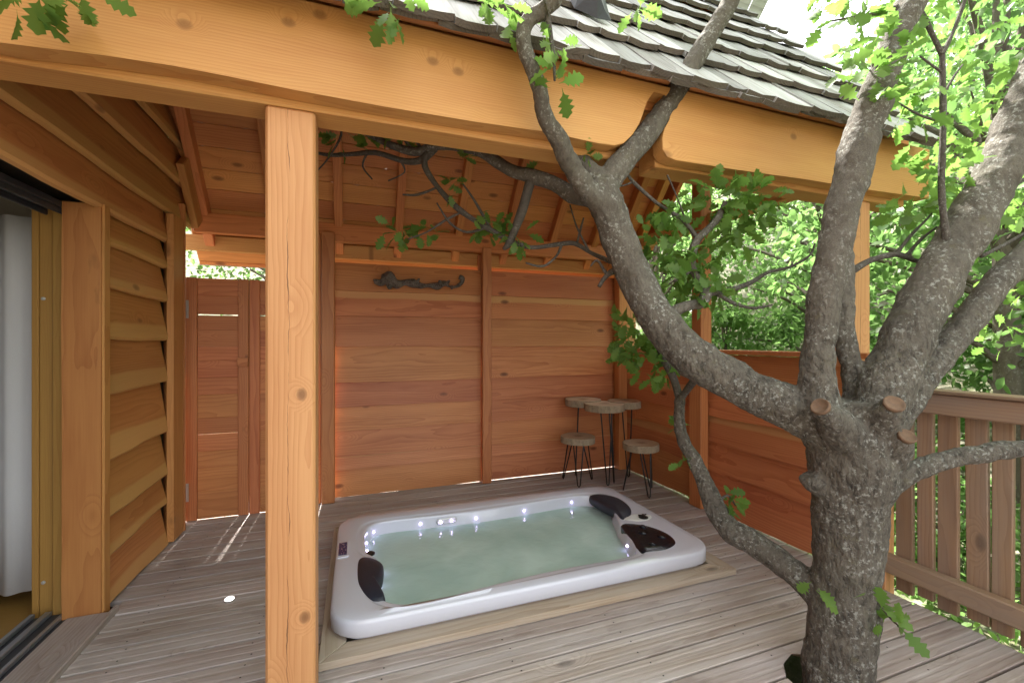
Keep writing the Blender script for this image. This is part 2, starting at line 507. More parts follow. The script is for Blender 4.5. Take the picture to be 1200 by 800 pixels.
def ground_mat():
    b = NB('forest_floor')
    tc = b.n('ShaderNodeTexCoord'); o = tc.outputs['Object']
    f = b.noise(o, .9, 6, .65); g = b.noise(o, 7, 6, .7)
    col = b.mix(b.ramp(f, [(.35, 0.0), (.65, 1.0)]), (.22, .175, .125), (.08, .11, .04))
    col = b.mix(b.math('MULTIPLY', b.ramp(g, [(.45, 0.0), (.6, 1.0)]), .6), col, (.32, .29, .25))
    b.bsdf(col, .95, b.bump(g, .8, .06))
    return b.mat
M['ground'] = ground_mat()

def slice_mat():
    b = NB('sawn_log_slice')
    tc = b.n('ShaderNodeTexCoord'); o = tc.outputs['Object']
    d = b.vmath('ADD', o, b.vmath('SCALE', b.vmath('SUBTRACT', b.noise(o, 7, 3, .5, col=True), (.5, .5, .5)), .05))
    sx = b.n('ShaderNodeSeparateXYZ'); b.l(d, sx.inputs[0])
    r = b.math('SQRT', b.math('ADD', b.math('MULTIPLY', sx.outputs[0], sx.outputs[0]), b.math('MULTIPLY', sx.outputs[1], sx.outputs[1])))
    ring = b.math('FRACT', b.math('MULTIPLY', r, 85.0))
    col = b.mix(ring, (.60, .48, .36), (.47, .34, .22))
    col = b.mix(b.ramp(r, [(.0, 1.0), (.07, 0.0)]), col, (.25, .15, .08))
    b.bsdf(col, .5, b.bump(ring, .1, .002))
    return b.mat
M['slice'] = slice_mat()
def cut_mat():
    b = NB('cut_branch_wood')
    tc = b.n('ShaderNodeTexCoord'); o = tc.outputs['Object']
    n = b.noise(o, 60, 4, .6)
    b.bsdf(b.mix(n, (.20, .115, .065), (.07, .045, .03)), .8, b.bump(n, .6, .004))
    return b.mat
M['cut'] = cut_mat()

# ------------------------------------------------------------------ ground
def terrain(x, y):
    h = -0.42
    h += .30 * max(0, x - 4.3) + .42 * max(0, y - 5.4)
    if x < -2 and y > 3: h += .25 * min(6, (-2 - x)) * min(1, (y - 3) / 3)
    if y < -3: h -= .08 * (-3 - y)
    h = h if h < 14 else 14 + (h - 14) * .25
    far = max(0, min(1, (max(x - 3.4, y - 4.6)) / 2))
    h += far * (.22 * mnoise.noise((x * .35, y * .35, 3)) + .10 * mnoise.noise((x * 1.1, y * 1.1, 8)))
    return h

def make_ground():
    n = 150
    g = [math.copysign(math.sinh(abs(u) * 5.0) / math.sinh(5.0) * 420, u) for u in np.linspace(-1, 1, n)]
    vs = [(x + 2, y + 3, terrain(x + 2, y + 3)) for y in g for x in g]
    q = [(j * n + i, j * n + i + 1, (j + 1) * n + i + 1, (j + 1) * n + i) for j in range(n - 1) for i in range(n - 1)]
    me = arr_mesh('ground', np.array(vs), np.array(q))
    o = mesh_obj('ground', me, M['ground'], smooth=True)
    tag(o, kind='structure')
make_ground()

# ------------------------------------------------------------------ deck
XL, XR, YB = -1.28, 2.80, 4.22
TUB = (-.12, 2.09, 2.085, 3.375)
deck = bpy.data.objects.new('deck', None)
place(deck, Matrix.Translation((0.8, 1.5, 0)))
tag(deck, kind='structure')
PITCH, GAP, BT = .145, .011, .027
HOLE = (1.84, 1.25, .165)

def deck_board(x0f, x1f, y0, y1, segs):
    """grooved board; x0f/x1f give the end positions for a y"""
    w = y1 - y0
    prof = []
    ng = 2
    prof.append((0, -.004)); prof.append((.003, 0))
    for k in range(ng):
        c = w * (k + .5 + .25) / (ng + .5)
        prof += [(c - .010, 0), (c - .004, -.0016), (c + .004, -.0016), (c + .010, 0)]
    prof += [(w - .003, 0), (w, -.004)]
    bm = bmesh.new()
    mid = Vector(((x0f(y0) + x1f(y1)) / 2, (y0 + y1) / 2, 0))
    a = [bm.verts.new(Vector((x0f(y0 + p), y0 + p, z)) - mid) for p, z in prof]
    c = [bm.verts.new(Vector((x1f(y0 + p), y0 + p, z)) - mid) for p, z in prof]
    a2 = [bm.verts.new(Vector((x0f(y), y, -BT)) - mid) for y in (y0, y1)]
    c2 = [bm.verts.new(Vector((x1f(y), y, -BT)) - mid) for y in (y0, y1)]
    for i in range(len(prof) - 1):
        bm.faces.new((a[i], a[i + 1], c[i + 1], c[i]))
    bm.faces.new((a2[0], a[0], c[0], c2[0])); bm.faces.new((a[-1], a2[1], c2[1], c[-1]))
    bm.faces.new((a2[1], a2[0], c2[0], c2[1]))
    bm.faces.new([a2[1]] + a[::-1] + [a2[0]]); bm.faces.new([c2[0]] + c + [c2[1]])
    me = bm_mesh(bm, 'deck_board')
    tilt = Euler((random.uniform(-.004, .004), 0, random.uniform(-.0006, .0006))).to_matrix().to_4x4()
    mesh_obj('deck_board', me, M['deck'], deck, Matrix.Translation(mid + Vector((0, 0, random.uniform(-.0015, .0)))) @ tilt)

y = 1.185 - 16 * PITCH
while y < 4.36:
    y0, y1 = y + GAP / 2, y + PITCH - GAP / 2
    xl, xr = (XL - .02 if y > 2.85 else -1.19), 2.815 + random.uniform(-.006, .006)
    if y > 4.0: xr = 2.9
    hx, hy, hr = HOLE
    if y1 > hy - hr and y0 < hy + hr:
        def lf(yy): return hx - math.sqrt(max(0, hr * hr - (yy - hy) ** 2)) - .0005
        def rf(yy): return hx + math.sqrt(max(0, hr * hr - (yy - hy) ** 2)) + .0005
        deck_board(lambda q: xl, lf, y0, y1, 8)
        deck_board(rf, lambda q: xr, y0, y1, 8)
    elif y1 > TUB[2] + .05 and y0 < TUB[3] - .05:
        xa, xb = TUB[0] + .03, TUB[1] - .03
        deck_board(lambda q: xl, lambda q: xa, y0, y1, 1)
        deck_board(lambda q: xb, lambda q: xr, y0, y1, 1)
    else:
        j = random.choice([None, random.uniform(0, 1.6)]) if y < 1.9 and y > 0 and False else None
        deck_board(lambda q: xl, lambda q: xr, y0, y1, 1)
    y += PITCH
# joists below
for i, x in enumerate(np.arange(-1.2, 2.8, .55)):
    ranges = [(-1.0, 4.3)] if not (TUB[0] < x < TUB[1]) else [(-1.0, 2.0), (3.45, 4.3)]
    for a, b_ in ranges:
        if abs(x - HOLE[0]) < .22: x = HOLE[0] + .27
        plank('joist', (x, a, -.10), (x, b_, -.10), .045, .13, (1, 0, 0), M['deck'], deck, 0)
plank('edge_joist', (2.775, -1.0, -.10), (2.775, 4.3, -.10), .045, .13, (1, 0, 0), M['deck'], deck, 0)

# screw heads over the joists, one joined part
bm = bmesh.new()
y = 1.185 - 16 * PITCH
while y < 4.36:
    for x in np.arange(-1.0, 2.8, .55):
        for q in (.032, PITCH - .032):
            px, py = x + random.uniform(-.012, .012), y + q + random.uniform(-.005, .005)
            if TUB[0] - .06 < px < TUB[1] + .08 and TUB[2] - .09 < py < TUB[3] + .09: continue
            if (px - HOLE[0]) ** 2 + (py - HOLE[1]) ** 2 < .04: continue
            bm.faces.new([bm.verts.new((px + .0042 * math.cos(k * math.pi / 3), py + .0042 * math.sin(k * math.pi / 3), .0012)) for k in range(6)])
    y += PITCH
o = mesh_obj('screw_heads', bm_mesh(bm, 'screw_head'), M['darkmetal'], deck); o['kind'] = 'stuff'

# small glowing disc added in place of a sun fleck on the boards
fleck = empty('deck_lamp', (-.651, 2.742, 0), 'small round glowing lamp set flush in the grey deck boards', 'lamp')
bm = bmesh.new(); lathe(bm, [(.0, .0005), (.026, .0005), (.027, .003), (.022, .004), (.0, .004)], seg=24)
mesh_obj('bezel', bm_mesh(bm, 'bezel'), M['steel'], fleck, Matrix.Translation((-.651, 2.742, 0)))
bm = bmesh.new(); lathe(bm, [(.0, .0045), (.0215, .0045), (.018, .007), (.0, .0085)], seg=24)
mesh_obj('lens', bm_mesh(bm, 'lens'), M['decklamp'], fleck, Matrix.Translation((-.651, 2.742, 0)))  # glowing cap of the added sun fleck disc, no lamp behind it

# ------------------------------------------------------------------ hot tub with timber coaming
fr = empty('tub_surround', (1, 2.7, 0), 'pale weathered timber frame boards laid around the white hot tub', 'wooden frame')
cx0, cx1, cy0, cy1, cw = -.155, 2.15, 2.008, 3.45, .11
def coam(pts):
    prism('frame_board', pts, 'z', .002, .036, M['coaming'], fr, .004, org=(sum(p[0] for p in pts) / 4, sum(p[1] for p in pts) / 4, 0))
g = .0015
coam([(cx0 + g, cy0), (cx1 - g, cy0), (cx1 - cw - g, cy0 + cw), (cx0 + cw + g, cy0 + cw)])
coam([(cx0 + g, cy1), (cx0 + cw + g, cy1 - cw), (cx1 - cw - g, cy1 - cw), (cx1 - g, cy1)])
def coam_side(pts):
    o = prism('frame_board', pts, 'z', .002, .036, M['coaming'], fr, .004, org=(sum(p[0] for p in pts) / 4, sum(p[1] for p in pts) / 4, 0))
    # grain along Y: rotate the mesh data, then the object back
    o.data.transform(Matrix.Rotation(-math.pi / 2, 4, 'Z'))
    o.matrix_basis = WM[o] @ Matrix.Rotation(math.pi / 2, 4, 'Z')
coam_side([(cx0, cy0 + g), (cx0 + cw, cy0 + cw + g), (cx0 + cw, cy1 - cw - g), (cx0, cy1 - g)])
coam_side([(cx1, cy0 + g), (cx1, cy1 - g), (cx1 - cw, cy1 - cw - g), (cx1 - cw, cy0 + cw + g)])

def rrect(x0, x1, y0, y1, rad, n):
    """n points round a rounded rectangle, by polar angle about its centre"""
    cx, cy = (x0 + x1) / 2, (y0 + y1) / 2
    poly = []
    for (qx, qy, a0) in ((x1 - rad, y1 - rad, 0), (x0 + rad, y1 - rad, 90), (x0 + rad, y0 + rad, 180), (x1 - rad, y0 + rad, 270)):
        for k in range(13):
            a = R(a0 + 90 * k / 12)
            poly.append((qx + rad * math.cos(a), qy + rad * math.sin(a)))
    return poly

def polar(poly, c, n):
    out = []
    m = len(poly)
    for k in range(n):
        a = 2 * math.pi * k / n
        dx, dy = math.cos(a), math.sin(a)
        best = None
        for i in range(m):
            ax, ay = poly[i][0] - c[0], poly[i][1] - c[1]
            bx, by = poly[(i + 1) % m][0] - c[0], poly[(i + 1) % m][1] - c[1]
            ex, ey = bx - ax, by - ay
            den = dx * ey - dy * ex
            if abs(den) < 1e-12: continue
            t = (ax * ey - ay * ex) / den
            s = (ax * dy - ay * dx) / den
            if t > 0 and -1e-9 <= s <= 1 + 1e-9:
                best = t if best is None else max(best, t)
        out.append((c[0] + dx * best, c[1] + dy * best))
    return out

def smooth_closed(pts, sub=5):
    out = []
    n = len(pts)
    for i in range(n):
        a, b, c, d = (Vector(pts[(i + k - 1) % n]) for k in range(4))
        for k in range(sub):
            t = k / sub
            out.append(tuple(.5 * ((2 * b) + (c - a) * t + (2 * a - 5 * b + 4 * c - d) * t * t + (3 * b - a - 3 * c + d) * t ** 3)))
    return out

RIM = .132
tubc = ((TUB[0] + TUB[1]) / 2 - .03, (TUB[2] + TUB[3]) / 2)
tub = empty('hot_tub', (tubc[0], tubc[1], 0), 'white sunken hot tub with dark headrests let into the deck', 'hot tub')
basin_pts = [(.052, 2.90), (.058, 3.08), (.11, 3.19), (.24, 3.215), (.55, 3.195), (.86, 3.18), (1.2, 3.19), (1.5, 3.21), (1.74, 3.21),
             (1.87, 3.13), (1.89, 2.98), (1.82, 2.82), (1.77, 2.70), (1.735, 2.62), (1.70, 2.52), (1.65, 2.36), (1.60, 2.24), (1.50, 2.205), (1.2, 2.215), (.9, 2.21),
             (.6, 2.185), (.36, 2.16), (.22, 2.175), (.13, 2.24), (.085, 2.36), (.10, 2.5), (.125, 2.61), (.105, 2.70), (.062, 2.78)]
NP = 180
basin_poly = smooth_closed(basin_pts)
BAS = polar(basin_poly, tubc, NP)
def inset(poly, k, c=tubc):     # move each point k metres towards the middle of the tub
    out = []
    for p in poly:
        v = Vector(c) - Vector(p)
        out.append(tuple(Vector(p) + v.normalized() * k))
    return out
def outer(k, rad): return polar(rrect(TUB[0] + k, TUB[1] - k, TUB[2] + k, TUB[3] - k, rad, NP), tubc, NP)
def blend(A, B, t): return [(a[0] + (b[0] - a[0]) * t, a[1] + (b[1] - a[1]) * t) for a, b in zip(A, B)]
bm = bmesh.new()
O0 = outer(0, .17)
OG = outer(.105, .15)
rings = [(outer(.03, .15), .030), (outer(.028, .15), .054), (outer(.004, .17), .054), (O0, .058), (O0, RIM - .020), (outer(.0015, .17), RIM - .011), (outer(.006, .168), RIM - .003), (outer(.013, .165), RIM),
         (outer(.06, .16), RIM + .001)]
lip = inset(BAS, -.055)
lip2 = inset(BAS, -.035)
rings += [(blend(outer(.06, .16), lip, .9), RIM + .001), (lip, RIM - .001), (blend(lip, lip2, .5), RIM - .007), (lip2, RIM - .008), (inset(BAS, -.012), RIM - .008), (inset(BAS, -.003), RIM - .012), (BAS, RIM - .022),
          (inset(BAS, .012), .05), (inset(BAS, .025), 0), (inset(BAS, .06), -.15), (inset(BAS, .13), -.26), (inset(BAS, .3), -.30), (inset(BAS, .45), -.32)]
vr = [[bm.verts.new((p[0] - tubc[0], p[1] - tubc[1], z)) for p in ring] for ring, z in rings]
for a, b_ in zip(vr, vr[1:]):
    for k in range(NP):
        bm.faces.new((a[k], a[(k + 1) % NP], b_[(k + 1) % NP], b_[k]))
bm.faces.new(vr[-1])
mesh_obj('shell', bm_mesh(bm, 'shell'), M['acrylic'], tub, Matrix.Translation((*tubc, 0)), smooth=True)

# water surface (its own thing, it fills the tub)
bm = bmesh.new()
ws = inset(BAS, .012)
top = [bm.verts.new((p[0] - tubc[0], p[1] - tubc[1], 0)) for p in ws]
c0 = bm.verts.new((0, 0, 0))
for k in range(NP): bm.faces.new((top[k], top[(k + 1) % NP], c0))
wat = mesh_obj('tub_water', bm_mesh(bm, 'tub_water'), M['water'], None, Matrix.Translation((*tubc, .040)), smooth=True)
tag(wat, 'milky pale teal water filling the white hot tub', 'water')

def pad(name, outline, z0, z1, mat, parent, dome=.02, sub=4):
    """a cushion: closed outline, rounded over the top"""
    poly = smooth_closed(outline, sub)
    c = (sum(p[0] for p in poly) / len(poly), sum(p[1] for p in poly) / len(poly))
    bm = bmesh.new()
    rr = []
    for s, z in ((.97, z0), (1.0, z0 + (z1 - z0) * .4), (.97, z0 + (z1 - z0) * .8), (.88, z1), (.6, z1 + dome * .7), (.25, z1 + dome)):
        rr.append([bm.verts.new(((p[0] - c[0]) * s, (p[1] - c[1]) * s, z)) for p in poly])
    n = len(poly)
    for a, b_ in zip(rr, rr[1:]):
        for k in range(n): bm.faces.new((a[k], a[(k + 1) % n], b_[(k + 1) % n], b_[k]))
    bm.faces.new(rr[-1]); bm.faces.new(rr[0][::-1])
    return mesh_obj(name, bm_mesh(bm, name), mat, parent, Matrix.Translation((*c, 0)), smooth=True)

pad('headrest', [(.012, 2.71), (.075, 2.70), (.14, 2.60), (.135, 2.47), (.105, 2.36), (.135, 2.235), (.06, 2.25), (.008, 2.39), (-.002, 2.56)], .075, RIM + .006, M['pillow'], tub, .012)
pad('headrest', [(1.80, 3.16), (1.90, 3.185), (1.985, 3.08), (2.0, 2.95), (1.965, 2.80), (1.88, 2.68), (1.79, 2.67), (1.815, 2.80), (1.80, 2.96)], .075, RIM + .006, M['pillow'], tub, .012)
lid = pad('filter_cover', [(1.725, 2.60), (1.80, 2.60), (1.885, 2.53), (1.935, 2.43), (1.945, 2.32), (1.90, 2.215), (1.79, 2.165), (1.68, 2.170), (1.605, 2.20), (1.66, 2.38)], .06, RIM + .002, M['blackgloss'], tub, .004)
for (x, y_, s) in ((1.78, 2.42, .03), (1.86, 2.33, .028), (1.74, 2.27, .024), (1.84, 2.50, .022)):
    bm = bmesh.new(); lathe(bm, [(0, 0), (s, 0), (s, .005), (s * .75, .009), (0, .010)], seg=20)
    mesh_obj('cover_boss', bm_mesh(bm, 'cover_boss'), M['blackgloss'], lid, Matrix.Translation((x, y_, RIM + .003)), smooth=True)
# cup recess with a diverter knob on the right rim
pad('cup_recess', [(1.79, 2.655), (1.87, 2.71), (1.95, 2.715), (2.03, 2.66), (2.0, 2.60), (1.93, 2.575), (1.85, 2.59)], .09, RIM + .001, M['basin'], tub, .001)
bm = bmesh.new(); lathe(bm, [(0, 0), (.034, 0), (.034, .004), (.012, .007), (.012, .022), (0, .024)], seg=24)
for k in range(3):
    a = 2 * math.pi * k / 3 + .4
    tube(bm, [(Vector((0, 0, .015)), .006), (Vector((.036 * math.cos(a), .036 * math.sin(a), .013)), .005)], 6, 1)
mesh_obj('diverter_knob', bm_mesh(bm, 'diverter_knob'), M['darkmetal'], tub, Matrix.Translation((1.945, 2.635, RIM + .002)), smooth=False)
bm = bmesh.new(); lathe(bm, [(0, 0), (.03, 0), (.03, .006), (.02, .011), (0, .011)], seg=24)
mesh_obj('air_knob', bm_mesh(bm, 'air_knob'), M['darkmetal'], tub, Matrix.Translation((.075, 2.775, RIM - .02)))
# control panel
cp = prism('control_panel', [(-.105, 2.735), (-.05, 2.735), (-.043, 2.745), (-.043, 2.935), (-.05, 2.945), (-.105, 2.945), (-.112, 2.935), (-.112, 2.745)], 'z', RIM - .004, RIM + .008, M['acrylic'], tub, .003, org=(-.0775, 2.84, 0))
prism('display', [(-.103, 2.755), (-.055, 2.755), (-.055, 2.925), (-.103, 2.925)], 'z', RIM + .004, RIM + .0105, M['panel'], cp, .001, org=(-.079, 2.84, 0))
# little violet lights and jets
def on_basin(x, y_):
    return min(BAS, key=lambda p: (p[0] - x) ** 2 + (p[1] - y_) ** 2)
bm = bmesh.new(); bmesh.ops.create_uvsphere(bm, u_segments=10, v_segments=6, radius=.0068)
led_me = bm_mesh(bm, 'light')
for (x, y_, z) in ((.41, 3.2, .078), (.845, 3.2, .074), (1.25, 3.2, .074), (1.68, 3.2, .078), (.11, 3.18, .075), (.06, 3.02, .075), (.055, 2.92, .07), (.12, 2.63, .075), (.11, 2.52, .068), (1.67, 2.42, .07)):
    p = on_basin(x, y_)
    v = (Vector(tubc) - Vector(p)).normalized()
    mesh_obj('light', led_me, M['led'], tub, Matrix.Translation((p[0] + v.x * .010, p[1] + v.y * .010, z)))
# overflow slot
bm = bmesh.new()
for s, m_ in ((1.0, None),):
    n = 28
    ring_o, ring_i = [], []
    for k in range(n):
        a = 2 * math.pi * k / n
        ex = .055 if math.cos(a) >= 0 else -.055
        for rad, lst in ((.022, ring_o), (.014, ring_i)):
            lst.append((ex + rad * math.cos(a), rad * math.sin(a)))
    vo_ = [bm.verts.new((x, 0, z)) for x, z in ring_o]; vi_ = [bm.verts.new((x, -.004, z)) for x, z in ring_i]; vc_ = [bm.verts.new((x * .98, .002, z * .9)) for x, z in ring_i]
    for k in range(n):
        bm.faces.new((vo_[k], vo_[(k + 1) % n], vi_[(k + 1) % n], vi_[k])); bm.faces.new((vi_[k], vi_[(k + 1) % n], vc_[(k + 1) % n], vc_[k]))
    bm.faces.new(vc_)
pb = on_basin(.625, 3.2)
ov = mesh_obj('overflow_slot', bm_mesh(bm, 'overflow_slot'), M['steel'], tub, Matrix.Translation((.625, pb[1] - .0165, .082)))
for dx in (-.045, .035):
    mesh_obj('slot_light', led_me, M['led'], ov, Matrix.Translation((.625 + dx, pb[1] - .022, .082)))
def jet_mesh(r):
    bm = bmesh.new(); lathe(bm, [(0, 0), (r, 0), (r, .006), (r * .7, .012), (r * .5, .004), (r * .25, .012), (0, .014)], seg=20)
    return bm_mesh(bm, 'jet')
jm = jet_mesh(.042)
for (x, y_, z, rx, ry) in ((.20, 2.42, -.06, 0, 60), (.45, 2.62, -.29, 0, 0), (.72, 2.72, -.3, 0, 0), (.95, 2.62, -.31, 0, 0), (1.25, 2.75, -.3, 0, 0), (1.32, 2.42, -.29, 0, 0), (1.42, 2.9, -.27, 0, 0), (.62, 2.95, -.26, 0, 0), (.85, 2.38, -.25, 0, 0), (1.62, 2.72, -.10, 0, -60), (1.57, 2.52, -.10, 0, -60), (1.70, 2.95, -.08, 0, -60), (1.08, 2.9, -.28, 0, 0), (.36, 2.82, -.27, 0, 0)):
    mesh_obj('jet', jm, M['jet'], tub, Matrix.Translation((x, y_, z)) @ Euler((R(rx), R(ry), 0)).to_matrix().to_4x4(), smooth=True)

# ------------------------------------------------------------------ pavilion: posts, beams, rafters, ceiling, shingles
TF, TB_ = 1.30, 1.20                      # slopes of the two roof sides
EY, EZ = 1.60, 2.575                      # front eave
def zf(Y): return EZ + TF * (Y - EY)
def zb(Y): return 2.60 + TB_ * (4.22 - Y)  # top of the ceiling boards at the back
RY = (2.60 + TB_ * 4.22 - EZ + TF * EY) / (TF + TB_)
RZ = zf(RY)
pav = empty('pavilion', (.8, 2.9, 0), 'open orange timber pavilion with steep shingled roof over the deck', 'pavilion')
ob = prism('front_beam', [(-1.24, 2.275), (-.98, 2.272), (-.75, 2.288), (-.57, 2.294), (-.40, 2.291), (-.22, 2.285), (.1, 2.281), (.45, 2.284), (.80, 2.295), (.86, 2.290), (1.02, 2.284), (1.10, 2.287), (1.15, 2.305), (1.20, 2.355), (1.235, 2.41), (1.25, 2.45), (1.27, 2.52),
                           (1.31, 2.575), (1.38, 2.575), (1.415, 2.50), (1.408, 2.455), (1.375, 2.41), (1.362, 2.36), (1.365, 2.31), (1.39, 2.278), (1.44, 2.268), (1.8, 2.272), (2.3, 2.285), (2.8, 2.288), (3.30, 2.300), (3.40, 2.30), (3.405, 2.61), (-1.24, 2.61)],
           'y', 1.700, 1.776, M['beam'], pav, .005, org=(1.0, 1.738, 2.44))
plank('inner_plate', (-1.24, 1.85, 2.345), (1.235, 1.85, 2.345), .14, .17, (0, 1, 0), M['beam'], pav, .006)
plank('inner_plate', (1.385, 1.85, 2.345), (3.30, 1.85, 2.345), .14, .17, (0, 1, 0), M['beam'], pav, .006)
def vpost(name, x0, x1, y0, y1, z0, z1, mat, parent, bev=.008):
    return plank(name, ((x0 + x1) / 2, (y0 + y1) / 2, z0), ((x0 + x1) / 2, (y0 + y1) / 2, z1), x1 - x0, y1 - y0, (1, 0, 0), mat, parent, bev)
pxl, pxr = on_y(310.5, 400, 1.779).x, on_y(369.5, 400, 1.779).x
vpost('post', pxl, pxr, 1.779, 1.779 + .15, 0.001, 2.257, M['post'], pav, .009)
qx0, qx1 = on_y(999, 300, 1.779).x, on_y(1021, 300, 1.779).x
vpost('post', 2.81, 2.975, 1.779, 1.779 + .15, -.40, 2.257, M['post'], pav, .009)
# wall plate along the right side, rear eave beams
plank('tie_beam', (2.83, 1.93, 2.43), (2.83, 4.10, 2.43), .10, .10, (0, 0, 1), M['beam'], pav, .005)
plank('eave_beam', (-1.24, 4.19, 2.365), (2.74, 4.19, 2.365), .16, .07, (0, 0, 1), M['ceil'], pav, .005)
plank('outer_plate', (-1.6, 4.36, 2.235), (3.1, 4.36, 2.235), .13, .05, (0, 0, 1), M['beam'], pav, .005)
plank('ridge_beam', (-1.22, RY, RZ - .27), (3.2, RY, RZ - .27), .16, .08, (0, 0, 1), M['ceil'], pav, .004)
plank('eave_board', (-1.24, 1.792, 2.63), (3.35, 1.792, 2.63), .20, .02, (0, 0, 1), M['ceil'], pav, 0)
# rafters on the back slope (underside of boards is 0.13 below the shingles)
def rafter(x, w=.07, mat='ceil', back=True, drop=0.0, d=.10):
    n = Vector((0, TB_, 1)).normalized() if back else Vector((0, -TF, 1)).normalized()
    if back:
        a = Vector((x, 4.46, zb(4.46))) - n * (.065 + d / 2 + drop); b_ = Vector((x, RY + .02, zb(RY + .02))) - n * (.065 + d / 2 + drop)
    else:
        a = Vector((x, 1.80, zf(1.80))) - n * (.075 + d / 2 + drop); b_ = Vector((x, RY - .02, zf(RY - .02))) - n * (.075 + d / 2 + drop)
    return plank('rafter', a, b_, w, d, (1, 0, 0), M[mat], pav, .004)
RX = (-1.17, -.66, -.15, .37, .935, 1.44, 1.94, 2.43, 2.74, 2.99)
for x in RX:
    rafter(x)
    if not 1.2 < x < 1.5: rafter(x, back=False)
rafter(3.12, .05, 'wall', drop=-.02, d=.17); rafter(3.12, .05, 'wall', back=False, drop=-.01, d=.15)
# ceiling boards
def boards(back):
    n = Vector((0, TB_, 1)).normalized() if back else Vector((0, -TF, 1)).normalized()
    dn = Vector((0, 1, -TB_)).normalized() if back else Vector((0, -1, -TF)).normalized()
    top = Vector((0, RY, RZ))
    L = ((Vector((0, 4.62, zb(4.62))) - top).length) if back else ((Vector((0, 1.68, zf(1.68))) - top).length)
    k, s = 0, .01
    while s < L - .03:
        w = min(.168, L - s)
        c = top + dn * (s + w / 2) - n * (.052 if back else .055)
        j = random.uniform(.3, 1.9)
        plank('ceiling_board', (-1.31, c.y, c.z), (j - .001, c.y, c.z), w - .003, .022, dn, M['ceil'], pav, .003)
        plank('ceiling_board', (j + .001, c.y, c.z), (3.13, c.y, c.z), w - .003, .022, dn, M['ceil'], pav, .003)
        s += .168
boards(True); boards(False)
# shingles
roof = bpy.data.objects.new('roof', None)
place(roof, Matrix.Translation((.9, RY, RZ)), pav)
def shingle_mesh(w, L=.50, t=.024, cup=.006, seed=0):
    bm = bmesh.new()
    rnd = random.Random(seed)
    n = 4
    rows = []
    skew = rnd.uniform(-.012, .012)
    for (yy, tt) in ((0, t), (.02, t * .97), (L, .006)):
        top, bot = [], []
        for k in range(n + 1):
            u = k / n - .5
            z = cup * (1 - (yy / L) * .6) * (4 * u * u - .33) + rnd.uniform(-.0015, .0015)
            yo = yy + (skew * u + rnd.uniform(-.004, .004) if yy < .1 else 0)
            top.append(bm.verts.new((u * w, yo, tt + z))); bot.append(bm.verts.new((u * w, yo, z)))
        rows.append((top, bot))
    for (t0, b0), (t1, b1) in zip(rows, rows[1:]):
        for k in range(n):
            bm.faces.new((t0[k], t0[k + 1], t1[k + 1], t1[k])); bm.faces.new((b0[k + 1], b0[k], b1[k], b1[k + 1]))
        bm.faces.new((t0[0], t1[0], b1[0], b0[0])); bm.faces.new((t0[n], b0[n], b1[n], t1[n]))
    t0, b0 = rows[0]
    for k in range(n): bm.faces.new((t0[k + 1], t0[k], b0[k], b0[k + 1])).material_index = 1
    t0, b0 = rows[-1]
    for k in range(n): bm.faces.new((t0[k], t0[k + 1], b0[k + 1], b0[k]))
    # run the grain along local X: swap axes
    bm.transform(Matrix(((0, 1, 0, 0), (-1, 0, 0, 0), (0, 0, 1, 0), (0, 0, 0, 1))))
    me = bm_mesh(bm, 'shingle')
    me.materials.append(M['shingle']); me.materials.append(M['shingle_end'])
    return me
SH_W = [.12, .14, .155, .17, .185, .20, .215, .235]
SH = [shingle_mesh(w, seed=i) for i, w in enumerate(SH_W)]
def course(Y0, back, z_of, T, sgn, x0, x1, parent, exposure):
    x = x0
    while x < x1:
        i = random.randrange(len(SH))
        w = SH_W[i]
        up = Vector((0, sgn, T)).normalized()              # up the slope
        tilt = R(3.6)
        nrm = Vector((0, -sgn * T, 1)).normalized()
        xd = (up * math.cos(tilt) - nrm * math.sin(tilt))
        base = Vector((x + w / 2, Y0, z_of(Y0))) + nrm * (.012 + random.uniform(0, .008)) - up * random.uniform(-.012, .012)
        m = frame_m(base, xd, Vector((-sgn, 0, 0)))
        m = m @ Euler((random.uniform(-.02, .02), 0, random.uniform(-.012, .012))).to_matrix().to_4x4()
        mesh_obj('shingle', SH[i], M['shingle'], parent, m)
        x += w + .004
k = 0
Y0 = EY - .02
while Y0 < RY - .05:
    course(Y0, False, zf, TF, 1, -1.34 + random.uniform(-.05, .02), 3.20 + random.uniform(-.06, .04), roof, .33)
    if k == 0: course(Y0 + .012, False, lambda q: zf(q) - .030, TF, 1, -1.2, 3.18, roof, .33)   # doubled eave course
    Y0 += .205
    k += 1
# back slope, out of sight from the deck: one joined shingle layer
bm = bmesh.new()
Y0 = 4.66
while Y0 > RY + .06:
    x = -1.34
    while x < 3.2:
        w = random.choice(SH_W)
        a, c = Vector((0, Y0, zb(Y0) + .04)), Vector((0, Y0 - .29, zb(Y0 - .29) + .012))
        vs = [bm.verts.new(p) for p in ((x, a.y, a.z), (x + w, a.y, a.z), (x + w, c.y, c.z), (x, c.y, c.z), (x, a.y, a.z - .022), (x + w, a.y, a.z - .022))]
        bm.faces.new(vs[:4]); bm.faces.new((vs[0], vs[4], vs[5], vs[1]))
        x += w + .004
    Y0 -= .205
me = bm_mesh(bm, 'shingle_layer')
o = mesh_obj('shingle_layer', me, M['shingle'], pav); o['kind'] = 'stuff'

